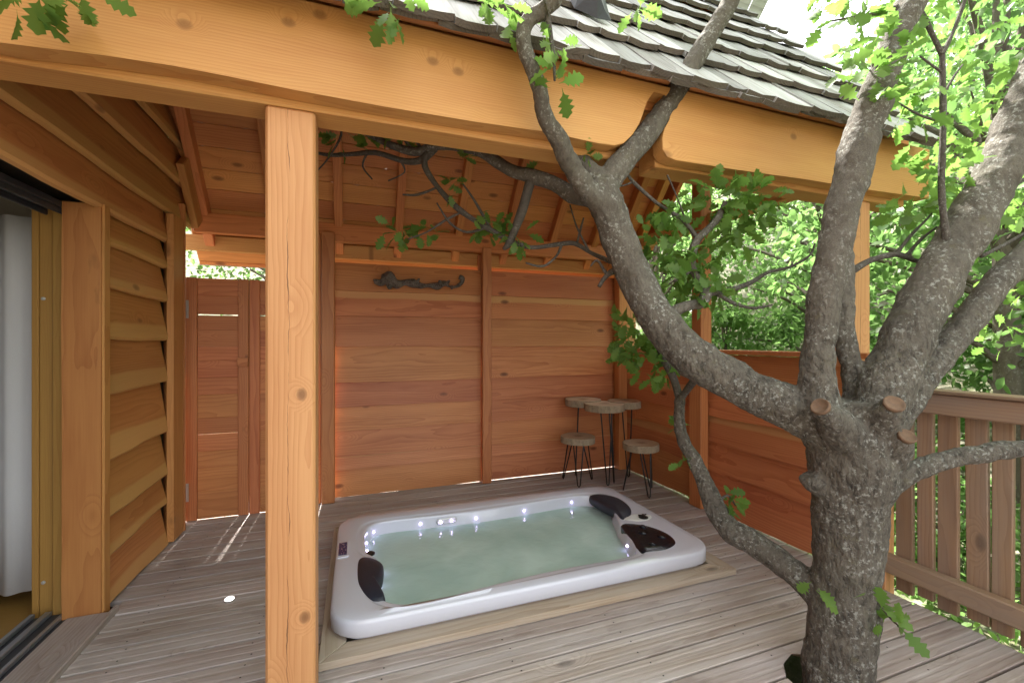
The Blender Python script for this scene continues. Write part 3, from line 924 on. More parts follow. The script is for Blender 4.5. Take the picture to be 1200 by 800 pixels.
# black folded rubber flashing lying on the shingles
fl = Matrix.Translation((0, 0, 0))
bm = bmesh.new()
def roofp(x, Y, h): 
    n = Vector((0, -TF, 1)).normalized()
    return Vector((x, Y, zf(Y))) + n * h
pts = [roofp(1.015, 1.950, .03), roofp(1.110, 1.895, .035), roofp(1.175, 1.880, .045), roofp(1.180, 2.000, .07), roofp(1.140, 2.300, .12), roofp(1.000, 2.300, .12), roofp(1.000, 2.050, .06)]
tops = [roofp(1.040, 1.980, .10), roofp(1.100, 1.950, .13), roofp(1.145, 1.910, .07), roofp(1.150, 2.020, .14), roofp(1.120, 2.300, .24), roofp(1.030, 2.300, .22), roofp(1.030, 2.050, .15)]
a = [bm.verts.new(p) for p in pts]; b_ = [bm.verts.new(p) for p in tops]
for k in range(7): bm.faces.new((a[k], a[(k + 1) % 7], b_[(k + 1) % 7], b_[k]))
bm.faces.new(b_); bm.faces.new(a[::-1])
o = mesh_obj('roof_flashing', bm_mesh(bm, 'roof_flashing'), M['flash'])
tag(o, 'black folded rubber flashing lying on the shingle roof', 'flashing')

# ------------------------------------------------------------------ back privacy wall
bw = empty('privacy_wall', (1.25, YB, 0), 'tall wall of lapped orange planks behind the hot tub', 'wall')
ZS = [.004, .265, .385, .612, .832, 1.05, 1.375, 1.652, 1.878, 2.112]
def lap_wall(parent, p_of, wdir_n, a0, a1, zs, mats, wav=.006, t=.026, lap=.022):
    for i in range(len(zs) - 1):
        z0, z1 = zs[i], zs[i + 1]
        zl = z0 - (lap if i else 0)
        s = random.random() * 50
        lean = .026
        c0, c1 = p_of(a0, (zl + z1) / 2), p_of(a1, (zl + z1) / 2)
        plank('plank', c0, c1, z1 - zl, t, Vector((0, 0, 1)) - Vector(wdir_n) * (lean / max(.1, z1 - zl) * 1.2), M[mats[i % len(mats)]], parent, .006, wav, s)
mats = ['wall', 'sap', 'wall', 'wall', 'wall', 'wall', 'wall', 'sap', 'wall']
lap_wall(bw, lambda a, z: (a, YB, z), (0, -1, 0), 1.17, -.20, ZS, mats)
lap_wall(bw, lambda a, z: (a, YB, z), (0, -1, 0), 2.81, 1.25, [z + random.uniform(-.006, .006) for z in ZS], mats)
vpost('batten', 1.165, 1.255, 4.115, 4.16, .003, 2.325, M['wall'], bw, .005)
vpost('batten', 1.19, 1.235, 4.161, 4.20, .02, 2.28, M['wall'], bw, .003)
vpost('post', -.285, -.18, 4.06, 4.16, .003, 2.345, M['wall'], bw, .006)
vpost('post', -.335, -.289, 4.085, 4.15, .003, 2.33, M['wall'], bw, .005)
vpost('corner_post', 2.685, 2.79, 4.06, 4.16, .003, 2.50, M['wall'], bw, .006)
vpost('corner_post', 2.80, 2.93, 4.10, 4.24, -.40, 2.60, M['post'], bw, .006)
vpost('batten', 1.16, 1.255, 4.25, 4.30, -.40, 2.28, M['wall'], bw, .004)

# gnarled vine stem on the wall
bm = bmesh.new()
vp = [(.15, 1.945, .022), (.21, 1.935, .030), (.26, 1.965, .040), (.31, 1.935, .036), (.35, 1.925, .030), (.42, 1.945, .016), (.50, 1.935, .024), (.56, 1.925, .026), (.64, 1.925, .014), (.72, 1.93, .022), (.79, 1.95, .026), (.84, 1.925, .018), (.90, 1.93, .017), (.95, 1.965, .015), (.965, 2.005, .015), (.93, 2.02, .016)]
tube(bm, [(Vector((x, 4.135 - r * .6, z)), r * 1.25) for x, z, r in vp], 12, 6, 1.1, 3)
for (x, z, dx, dz, r) in ((.24, 1.96, -.02, .05, .018), (.28, 1.95, .04, .06, .016), (.27, 1.92, .02, -.045, .017), (.20, 1.94, -.06, .012, .016), (.33, 1.93, .03, -.03, .014), (.52, 1.94, .03, .045, .013), (.55, 1.92, .02, -.03, .013), (.76, 1.94, -.03, .035, .015), (.80, 1.95, .035, .03, .014), (.86, 1.93, -.01, -.035, .012)):
    tube(bm, [(Vector((x, 4.12, z)), r), (Vector((x + dx * .6, 4.10, z + dz * .6)), r * 1.2), (Vector((x + dx, 4.095, z + dz)), r * .6)], 8, 3, .5, 7)
vine = mesh_obj('vine_stem', bm_mesh(bm, 'vine_stem'), M['vine'], smooth=True)
md = vine.modifiers.new('remesh', 'REMESH'); md.mode = 'VOXEL'; md.voxel_size = .005; md.use_smooth_shade = True
tag(vine, 'gnarled dark vine stem mounted on the plank wall', 'vine')

# ------------------------------------------------------------------ right low wall
rw = empty('low_wall', (XR, 3.0, 0), 'low plank wall with cap rail beside the tree', 'wall')
ZR = [.014, .36, .60, .80, 1.02, 1.29]
lap_wall(rw, lambda a, z: (XR + .012, a, z), (-1, 0, 0), 2.94, 4.14, ZR, ['wall', 'sap', 'wall', 'sap', 'wall'], .02)
lap_wall(rw, lambda a, z: (XR + .012, a, z), (-1, 0, 0), 1.72, 2.938, [z + random.uniform(-.02, .02) if 0 < i < 5 else z for i, z in enumerate(ZR)], ['wall', 'wall', 'sap', 'wall', 'wall'], .022)
plank('cap_rail', (2.80, 1.65, 1.315), (2.80, 4.05, 1.315), .13, .035, (1, 0, 0), M['wall'], rw, .005)
vpost('post', 2.695, 2.775, 2.88, 3.02, .003, 1.296, M['wall'], rw, .005)
o = vpost('tall_post', 2.715, 2.83, 2.90, 3.01, 1.334, zf(2.85) - .25, M['wall'], pav, .005)
o.name = 'gable_post'

# ------------------------------------------------------------------ balustrade
bl = empty('balustrade', (2.85, .3, 0), 'weathered brown balustrade of vertical slats along the deck edge', 'railing')
plank('top_rail', (2.83, -1.2, 1.078), (2.83, 1.60, 1.078), .105, .055, (0, 0, 1), M['rail'], bl, .006)
plank('cap', (2.85, -1.2, 1.141), (2.85, 1.60, 1.141), .13, .018, (1, 0, 0), M['rail'], bl, .004)
plank('bottom_rail', (2.825, -1.2, .155), (2.825, 1.62, .155), .10, .06, (0, 0, 1), M['rail'], bl, .008)
vpost('post', 2.82, 2.90, 1.61, 1.69, -.40, 1.12, M['post'], bl, .005)
vpost('post', 2.895, 2.965, .2, .28, -.40, 1.12, M['rail'], bl, .005)
yy = 1.585
while yy > -1.1:
    w = random.uniform(.070, .088)
    sl = random.uniform(-.010, .004)
    plank('slat', (2.873, yy - w / 2 + sl, random.uniform(.005, .03)), (2.873, yy - w / 2, 1.125), w, .026, (0, 1, 0), M['rail'], bl, .004)
    yy -= w + random.uniform(.014, .024)

# ------------------------------------------------------------------ gates
def gate(x0, x1, hinge, label):
    gt = empty('gate', ((x0 + x1) / 2, 4.05, 0), label, 'gate')
    Y = 4.045
    sw = .075
    vpost('stile', x0, x0 + sw, Y - .02, Y + .02, .005, 1.90, M['wall'], gt, .004)
    vpost('stile', x1 - sw, x1, Y - .02, Y + .02, .005, 1.90, M['wall'], gt, .004)
    zz = [.006, .22, .40, .535, .672, .80, .98, 1.115, 1.25, 1.36, 1.49, 1.615, 1.76, 1.898]
    for i in range(len(zz) - 1):
        gp = .010 if abs(zz[i + 1] - 1.615) < .001 else (.005 if abs(zz[i + 1] - .672) < .001 and hinge else .0004)
        plank('board', (x0 + sw + .001, Y + .004, (zz[i] + zz[i + 1] - gp) / 2), (x1 - sw - .001, Y + .004, (zz[i] + zz[i + 1] - gp) / 2), zz[i + 1] - zz[i] - gp, .02, (0, 0, 1), M['wall'], gt, .002)
    if hinge:
        for z in (.23, 1.65):
            bm = bmesh.new()
            bmesh.ops.create_cube(bm, size=1, matrix=Matrix.Translation((.012, -.004, 0)) @ Matrix.Diagonal((.03, .004, .14, 1)))
            tube(bm, [(Vector((-.006, -.012, -.07)), .011), (Vector((-.006, -.012, .07)), .011)], 12, 1)
            mesh_obj('hinge', bm_mesh(bm, 'hinge'), M['steel'], gt, Matrix.Translation((x0 - .004, Y - .022, z)))
        prism('latch', [(-.045, -.035), (.03, -.035), (.03, .035), (-.045, .035)], 'y', -.03, 0, M['wall'], gt, .003, org=(0, 0, 0)).matrix_basis = Matrix.Translation((x1 - .03, Y - .021, 1.235))
    return gt
gate(-1.250, -.823, True, 'orange wooden gate hung on two steel hinges beside the house')
gate(-.8185, -.338, False, 'orange wooden gate leaf half hidden behind the pale roof post')

# ------------------------------------------------------------------ house wall on the left
hs = empty('house', (-2.5, 1.8, 0), 'timber house wall with waney lapped siding and open doorway', 'house')
XS = -1.275
def siding(y0, y1, z0, z1, wav=.014, n=0):
    c = (z0 - .03 + z1) / 2
    plank('siding_plank', (XS + .012, y0, c), (XS + .012, y1, c), z1 - z0 + .03, .034, Vector((.055 / (z1 - z0 + .03) * -1.0, 0, 1)), M['siding'], hs, .006, wav)
for z0, z1 in ((.03, .30), (.30, .50), (.50, .80), (.80, 1.15), (1.15, 1.44), (1.44, 1.70), (1.70, 1.93), (1.93, 2.10)):
    siding(2.86, 3.615, z0, z1, .022)
for z0, z1, y0, y1 in ((2.11, 2.33, .2, 3.66), (2.33, 2.60, .2, 4.12), (2.60, 2.87, .2, 4.08), (2.87, 3.12, .2, 4.0), (3.12, 3.38, .2, 3.8), (3.38, 3.65, .2, 3.58), (3.65, 3.95, .2, 3.34), (3.95, 4.25, .2, 3.05)):
    siding(y0, min(y1, 4.12), z0, z1, .016)
prism('wall_core', [(2.99, -.3), (3.84, -.3), (3.84, 2.2), (4.1, 2.2), (4.1, 2.70), (3.3, 3.655), (2.88, 4.16), (.2, 4.1), (.2, 2.16), (2.99, 2.16)], 'x', -1.56, -1.325, M['underlay'], hs)
# uprights
plank('corner_board', (-1.215, 3.70, .02), (-1.215, 3.70, 2.28), .17, .05, (0, 1, 0), M['upright'], hs, .006, .008, 3.3)
plank('corner_board', (-1.285, 3.862, -.05), (-1.285, 3.862, 2.42), .03, .17, (0, 1, 0), M['siding'], hs, .005)
plank('corner_post', (-1.30, 3.955, -.35), (-1.30, 3.955, 2.30), .08, .13, (1, 0, 0), M['wall'], hs, .005)
plank('verge_board', (-1.20, 3.80, 2.72), (-1.20, 4.12, 2.335), .05, .14, (1, 0, 0), M['siding'], hs, .005)
# doorway: reveals face the camera
plank('door_trim', (-1.308, 2.818, -.03), (-1.308, 2.818, 2.10), .155, .035, (1, 0, 0), M['trim'], hs, .006, .006, 8.8)
plank('door_trim_edge', (-1.226, 2.83, -.03), (-1.226, 2.83, 2.10), .05, .018, (0, 1, 0), M['upright'], hs, .005, .006, 2.1)
plank('door_jamb', (-1.425, 2.905, -.05), (-1.425, 2.905, 2.11), .078, .05, (1, 0, 0), M['jamb'], hs, .004)
plank('door_jamb', (-1.502, 2.955, -.05), (-1.502, 2.955, 2.11), .074, .06, (1, 0, 0), M['jamb'], hs, .004)
plank('door_jamb', (-1.555, 2.97, -.05), (-1.555, 2.97, 2.11), .028, .09, (1, 0, 0), M['jamb'], hs, .003)
plank('threshold', (-1.275, .2, -.005), (-1.275, 2.795, -.005), .185, .05, (1, 0, 0), M['deck'], hs, .006)
plank('threshold_edge', (-1.178, .2, .006), (-1.178, 2.83, .006), .02, .05, (1, 0, 0), M['deck'], hs, .004)
def rail3(x, w, z, h, mat, name):
    plank(name, (x, .2, z), (x, 2.87, z), w, h, (1, 0, 0), mat, hs, .003)
rail3(-1.46, .19, .0, .02, M['trackdark'], 'track_base')
rail3(-1.535, .022, .021, .022, M['track'], 'door_track'); rail3(-1.472, .030, .021, .022, M['track'], 'door_track'); rail3(-1.395, .018, .021, .022, M['track'], 'door_track')
rail3(-1.47, .17, 2.085, .03, M['trackdark'], 'head_track'); rail3(-1.40, .012, 2.055, .03, M['trackdark'], 'head_track'); rail3(-1.48, .012, 2.055, .03, M['trackdark'], 'head_track')
bm = bmesh.new(); lathe(bm, [(0, 0), (.009, 0), (.009, .004), (0, .006)], Matrix.Rotation(math.pi / 2, 4, 'X'), 12)
sc_me = bm_mesh(bm, 'screw')
for z in (.16, 1.62): mesh_obj('screw', sc_me, M['steel'], hs, Matrix.Translation((-1.52, 2.924, z)))
# room behind the doorway
def slab(name, x0, x1, y0, y1, z0, z1, mat):
    prism(name, [(x0, y0), (x1, y0), (x1, y1), (x0, y1)], 'z', z0, z1, mat, hs, 0, org=((x0 + x1) / 2, (y0 + y1) / 2, 0))
slab('room_floor', -5.0, -1.57, -2.0, 3.5, -.06, -.012, M['jamb'])
slab('room_ceiling', -5.0, -1.565, -2.0, 3.5, 2.3, 2.36, M['plaster'])
slab('room_wall', -5.0, -1.57, 3.5, 3.6, -.06, 2.36, M['plaster'])
slab('room_wall', -5.1, -5.0, -2.0, 3.6, -.06, 2.36, M['plaster'])
slab('room_wall', -5.0, -1.57, -2.1, -2.0, -.06, 2.36, M['plaster'])
slab('room_wall', -1.56, -1.33, -2.0, .2, -.06, 4.1, M['siding'])
# curtain
bm = bmesh.new()
cols = []
for i in range(61):
    u = i / 60
    x = -1.585 - u * .95
    yy = 3.045 + .012 * math.sin(u * 38) + .008 * math.sin(u * 71 + 1) - u * .05
    cols.append([bm.verts.new((x, yy, z)) for z in (.075 - .0 * u, .6, 1.2, 1.7, 2.06)] )
for a, b_ in zip(cols, cols[1:]):
    for k in range(4): bm.faces.new((a[k], a[k + 1], b_[k + 1], b_[k]))
o = mesh_obj('curtain', bm_mesh(bm, 'curtain'), M['curtain'], smooth=True)
sm = o.modifiers.new('thick', 'SOLIDIFY'); sm.thickness = .004
tag(o, 'white curtain hanging just inside the dark doorway', 'curtain')

# ------------------------------------------------------------------ stools and table of log slices
def slice_obj(name, c, r, z0, z1, parent, seed):
    bm = bmesh.new()
    n = 40
    rr = []
    for (s, z) in ((.985, z0), (1.0, z0 + .005), (1.0, z1 - .005), (.99, z1)):
        ring = []
        for k in range(n):
            a = 2 * math.pi * k / n
            q = r * s * (1 + .05 * mnoise.noise((math.cos(a) * 1.3 + seed, math.sin(a) * 1.3, seed)) + .012 * mnoise.noise((math.cos(a) * 9 + seed, math.sin(a) * 9, z * 30)))
            ring.append(bm.verts.new((q * math.cos(a), q * math.sin(a), z - z0)))
        rr.append(ring)
    side = []
    for a, b_ in zip(rr, rr[1:]):
        for k in range(n): side.append(bm.faces.new((a[k], a[(k + 1) % n], b_[(k + 1) % n], b_[k])))
    bm.faces.new(rr[0][::-1]); bm.faces.new(rr[-1])
    for f in side: f.material_index = 1
    me = bm_mesh(bm, name)
    me.materials.append(M['slice']); me.materials.append(M['sidebark'])
    return mesh_obj(name, me, None, parent, Matrix.Translation((*c, z0)))
def hairpin(c, ang, r0, r1, zt, parent, spread=.05, rod=.0065):
    bm = bmesh.new()
    d = Vector((math.cos(ang), math.sin(ang), 0)); s = Vector((-d.y, d.x, 0))
    foot = d * r1
    pts = [d * r0 + s * spread + Vector((0, 0, zt)), foot + s * .012 + Vector((0, 0, .02)), foot + Vector((0, 0, rod)), foot - s * .012 + Vector((0, 0, .02)), d * r0 - s * spread + Vector((0, 0, zt))]
    tube(bm, [(p, rod) for p in pts], 6, 1)
    bmesh.ops.create_cube(bm, size=1, matrix=Matrix.Translation(d * r0 + Vector((0, 0, zt - .0015))) @ Matrix.Rotation(ang, 4, 'Z') @ Matrix.Diagonal((.05, spread * 2.3, .003, 1)))
    return mesh_obj('leg', bm_mesh(bm, 'leg'), M['darkmetal'], parent, Matrix.Translation((*c, 0)))
def stool(c, r, h, rot, label, seed):
    st = empty('log_stool', (*c, 0), label, 'stool', 'log slice stools on hairpin legs')
    slice_obj('seat', c, r, h - .062, h, st, seed)
    for k in range(3): hairpin(c, rot + 2 * math.pi * k / 3, r * .5, r * .98, h - .063, st)
stool((2.075, 3.86), .168, .462, R(-115), 'low round log slice stool between the table and back wall planks', 4.2)
stool((2.485, 3.40), .162, .462, R(-100), 'low round log slice stool standing by the low plank wall', 9.4)
tb = empty('log_table', (2.36, 3.85, 0), 'taller table of three joined log slices on hairpin legs', 'table')
for (c, r, h, sd, rot) in (((2.30, 3.74), .195, .790, 1.1, -95), ((2.22, 4.02), .185, .802, 6.6, 150), ((2.575, 3.80), .165, .798, 2.9, 20)):
    slice_obj('table_slice', c, r, h - .068, h, tb, sd)
    hairpin(c, R(rot), r * .25, r * .42, h - .069, tb, .06)
    if sd == 1.1: hairpin(c, R(rot + 75), r * .3, r * .5, h - .069, tb, .045)
bm = bmesh.new()
bmesh.ops.create_cube(bm, size=1, matrix=Matrix.Diagonal((.34, .28, .006, 1)))
mesh_obj('join_plate', bm_mesh(bm, 'join_plate'), M['darkmetal'], tb, Matrix.Translation((2.37, 3.85, .716)))

# ------------------------------------------------------------------ leaves
def leaf_template(stations, fold=.18, curl=.12):
    vs, qs = [], []
    for (t, w) in stations:
        z = -curl * t * t
        vs += [(t, -w, z + fold * w), (t, 0, z), (t, w, z + fold * w)]
    for i in range(len(stations) - 1):
        a = i * 3
        qs += [(a, a + 3, a + 4, a + 1), (a + 1, a + 4, a + 5, a + 2)]
    return np.array(vs, float), np.array(qs, int)
LEAF_HI = leaf_template([(-.18, .008), (0, .02), (.10, .06), (.2, .22), (.28, .13), (.42, .34), (.52, .17), (.66, .36), (.74, .19), (.86, .23), (.93, .10), (1.0, .03)])
LEAF_LO = leaf_template([(0, .03), (.24, .24), (.40, .15), (.58, .34), (.78, .16), (1.0, .03)])
LEAF_XS = leaf_template([(0, .03), (.35, .30), (.68, .27), (1.0, .03)])

def leaf_frames(n, rng, centres, spread, droop=.25, up=.75):
    """positions and axes for n leaves about each centre"""
    pos, ax, nr = [], [], []
    for c in centres:
        v = rng.normal(size=(n, 3)); v /= np.linalg.norm(v, axis=1)[:, None]
        rad = spread * rng.random(n) ** .45
        p = np.array(c)[None] + v * rad[:, None] * np.array([1, 1, .7])
        a = v * .8 + rng.normal(size=(n, 3)) * .45; a[:, 2] -= droop
        a /= np.linalg.norm(a, axis=1)[:, None]
        m = rng.normal(size=(n, 3)) * .6; m[:, 2] += up
        m -= a * (m * a).sum(1)[:, None]; m /= np.linalg.norm(m, axis=1)[:, None]
        pos.append(p); ax.append(a); nr.append(m)
    return np.concatenate(pos), np.concatenate(ax), np.concatenate(nr)

def leaf_mesh(name, tmpl, pos, ax, nr, size):
    V, Q = tmpl
    bi = np.cross(nr, ax)
    k, m = len(V), len(pos)
    P = pos[:, None, :] + size[:, None, None] * (V[None, :, 0:1] * ax[:, None] + V[None, :, 1:2] * bi[:, None] + V[None, :, 2:3] * nr[:, None])
    quads = (Q[None] + (np.arange(m) * k)[:, None, None]).reshape(-1, 4)
    return arr_mesh(name, P.reshape(-1, 3), quads)

# ------------------------------------------------------------------ the oak growing through the deck
oak = empty('oak_tree', (1.90, 1.235, 0), 'grey barked oak growing up through the deck beside the hot tub', 'tree')
def path(pts):      # (x, y, depth, width in picture points) -> points with radii
    out = []
    for x, y_, d, w in pts:
        p = at(x, y_, d)
        ca = 1 / math.sqrt(1 + ((x - 600) / F_PX) ** 2)
        out.append((p, w / 2 * d / F_PX * (ca * .55 + .45)))
    return out
bm = bmesh.new()
big = []
big.append([(975, 1010, 1.80, 104), (978, 880, 1.80, 92), (982, 800, 1.80, 82), (990, 690, 1.80, 77), (996, 600, 1.80, 84), (998, 545, 1.80, 100), (998, 500, 1.80, 96), (1000, 470, 1.80, 70)])
LIMB_A = [(1000, 560, 1.79, 64), (972, 508, 1.80, 66), (935, 480, 1.82, 58), (880, 456, 1.86, 52), (820, 424, 1.92, 50), (780, 388, 1.97, 46), (752, 340, 2.0, 43), (730, 290, 2.02, 41), (710, 240, 2.02, 41), (702, 214, 2.01, 38)]
big.append(LIMB_A)
BR_A1 = [(705, 222, 2.01, 34), (728, 192, 2.03, 30), (752, 165, 2.06, 27), (772, 138, 2.08, 25), (792, 108, 2.11, 24), (815, 70, 2.13, 23), (838, 33, 2.14, 22), (858, -3, 2.14, 21), (885, -60, 2.14, 18)]
big.append(BR_A1)
BR_J = [(706, 240, 2.0, 26), (685, 218, 1.93, 24), (664, 186, 1.84, 22), (653, 160, 1.78, 21), (638, 135, 1.72, 20), (632, 105, 1.67, 19), (622, 75, 1.64, 18), (613, 48, 1.62, 18), (618, 26, 1.61, 18), (640, 10, 1.60, 19), (655, -12, 1.58, 16), (650, -60, 1.56, 14)]
big.append(BR_J)
big.append([(703, 216, 2.0, 30), (688, 200, 2.03, 26), (676, 186, 2.06, 18)])      # broken stub under the beam
LIMB_B = [(985, 540, 1.78, 48), (963, 480, 1.76, 46), (957, 440, 1.76, 40), (961, 400, 1.76, 38), (968, 340, 1.76, 38), (981, 270, 1.76, 40), (1000, 195, 1.76, 41), (1022, 125, 1.76, 41), (1046, 60, 1.76, 38), (1066, 5, 1.76, 37), (1090, -60, 1.76, 34)]
big.append(LIMB_B)
LIMB_C = [(1005, 500, 1.86, 30), (998, 440, 1.90, 25), (989, 380, 1.92, 23), (991, 320, 1.94, 21), (986, 270, 1.96, 18), (990, 200, 2.0, 15)]
big.append(LIMB_C)
LIMB_D = [(1000, 550, 1.80, 60), (1022, 490, 1.81, 64), (1047, 430, 1.83, 62), (1075, 372, 1.85, 60), (1106, 312, 1.87, 58), (1142, 250, 1.89, 56), (1176, 185, 1.91, 54), (1206, 112, 1.93, 52), (1245, 20, 1.95, 48)]
big.append(LIMB_D)
LIMB_E = [(1035, 515, 1.84, 40), (1062, 465, 1.88, 40), (1085, 432, 1.90, 38), (1122, 390, 1.93, 37), (1160, 342, 1.95, 36), (1200, 300, 1.97, 35), (1262, 250, 1.99, 32)]
big.append(LIMB_E)
LIMB_F = [(1010, 610, 1.80, 34), (1045, 566, 1.77, 32), (1078, 549, 1.76, 27), (1112, 538, 1.75, 25), (1155, 530, 1.74, 25), (1200, 525, 1.73, 25), (1290, 515, 1.70, 23)]
big.append(LIMB_F)
LIMB_G = [(975, 715, 1.80, 34), (948, 686, 1.88, 34), (915, 658, 1.96, 32), (880, 634, 2.06, 31), (853, 618, 2.14, 29), (838, 595, 2.20, 26), (828, 568, 2.24, 21), (815, 542, 2.27, 18), (801, 515, 2.30, 15), (796, 490, 2.32, 14), (798, 462, 2.33, 12)]
big.append(LIMB_G)
# cut stubs swell out of the crotch
STUBS = [((1000, 520, 1.74), (962, 477, 1.62), 24), ((1020, 510, 1.76), (1047, 474, 1.60), 25), ((1030, 545, 1.76), (1062, 512, 1.62), 22)]
for a, c, w in STUBS:
    big.append([(*a, 58), ((a[0] + c[0]) / 2, (a[1] + c[1]) / 2, (a[2] + c[2]) / 2, 46), (*c, w)])
big.append([(985, 580, 1.80, 40), (952, 562, 1.80, 30), (946, 556, 1.80, 20)])
for i, pl_ in enumerate(big):
    tube(bm, path(pl_), 16, 5, .16 if i else .12, i * 3.3)
trunk = mesh_obj('trunk', bm_mesh(bm, 'trunk'), M['bark'], oak, smooth=True)
md = trunk.modifiers.new('remesh', 'REMESH'); md.mode = 'VOXEL'; md.voxel_size = .0075; md.use_smooth_shade = True
md = trunk.modifiers.new('smooth', 'SMOOTH'); md.factor = .5; md.iterations = 6
tx = bpy.data.textures.new('bark_lumps', 'CLOUDS'); tx.noise_scale = .05; tx.noise_depth = 2
md = trunk.modifiers.new('lumps', 'DISPLACE'); md.texture = tx; md.strength = .016; md.mid_level = .5; md.texture_coords = 'GLOBAL'
for a, c, w in STUBS:
    A, C = at(*a), at(*c)
    d = (C - A).normalized()
    r = w / 2 * c[2] / F_PX * .80
    bm = bmesh.new()
    lathe(bm, [(0, -.012), (r * 1.05, -.012), (r * 1.1, .0), (r * .98, .006), (r * .84, .002), (r * .3, -.001), (0, -.003)], seg=24)
    for v in bm.verts: v.co += Vector((mnoise.noise(v.co * 60), mnoise.noise(v.co * 60 + Vector((5, 0, 0))), mnoise.noise(v.co * 50 + Vector((0, 9, 0))))) * .003
    mesh_obj('cut_stub', bm_mesh(bm, 'cut_stub'), M['cut'], oak, Matrix.Translation(C + d * .007) @ d.to_track_quat('Z', 'Y').to_matrix().to_4x4(), smooth=True)

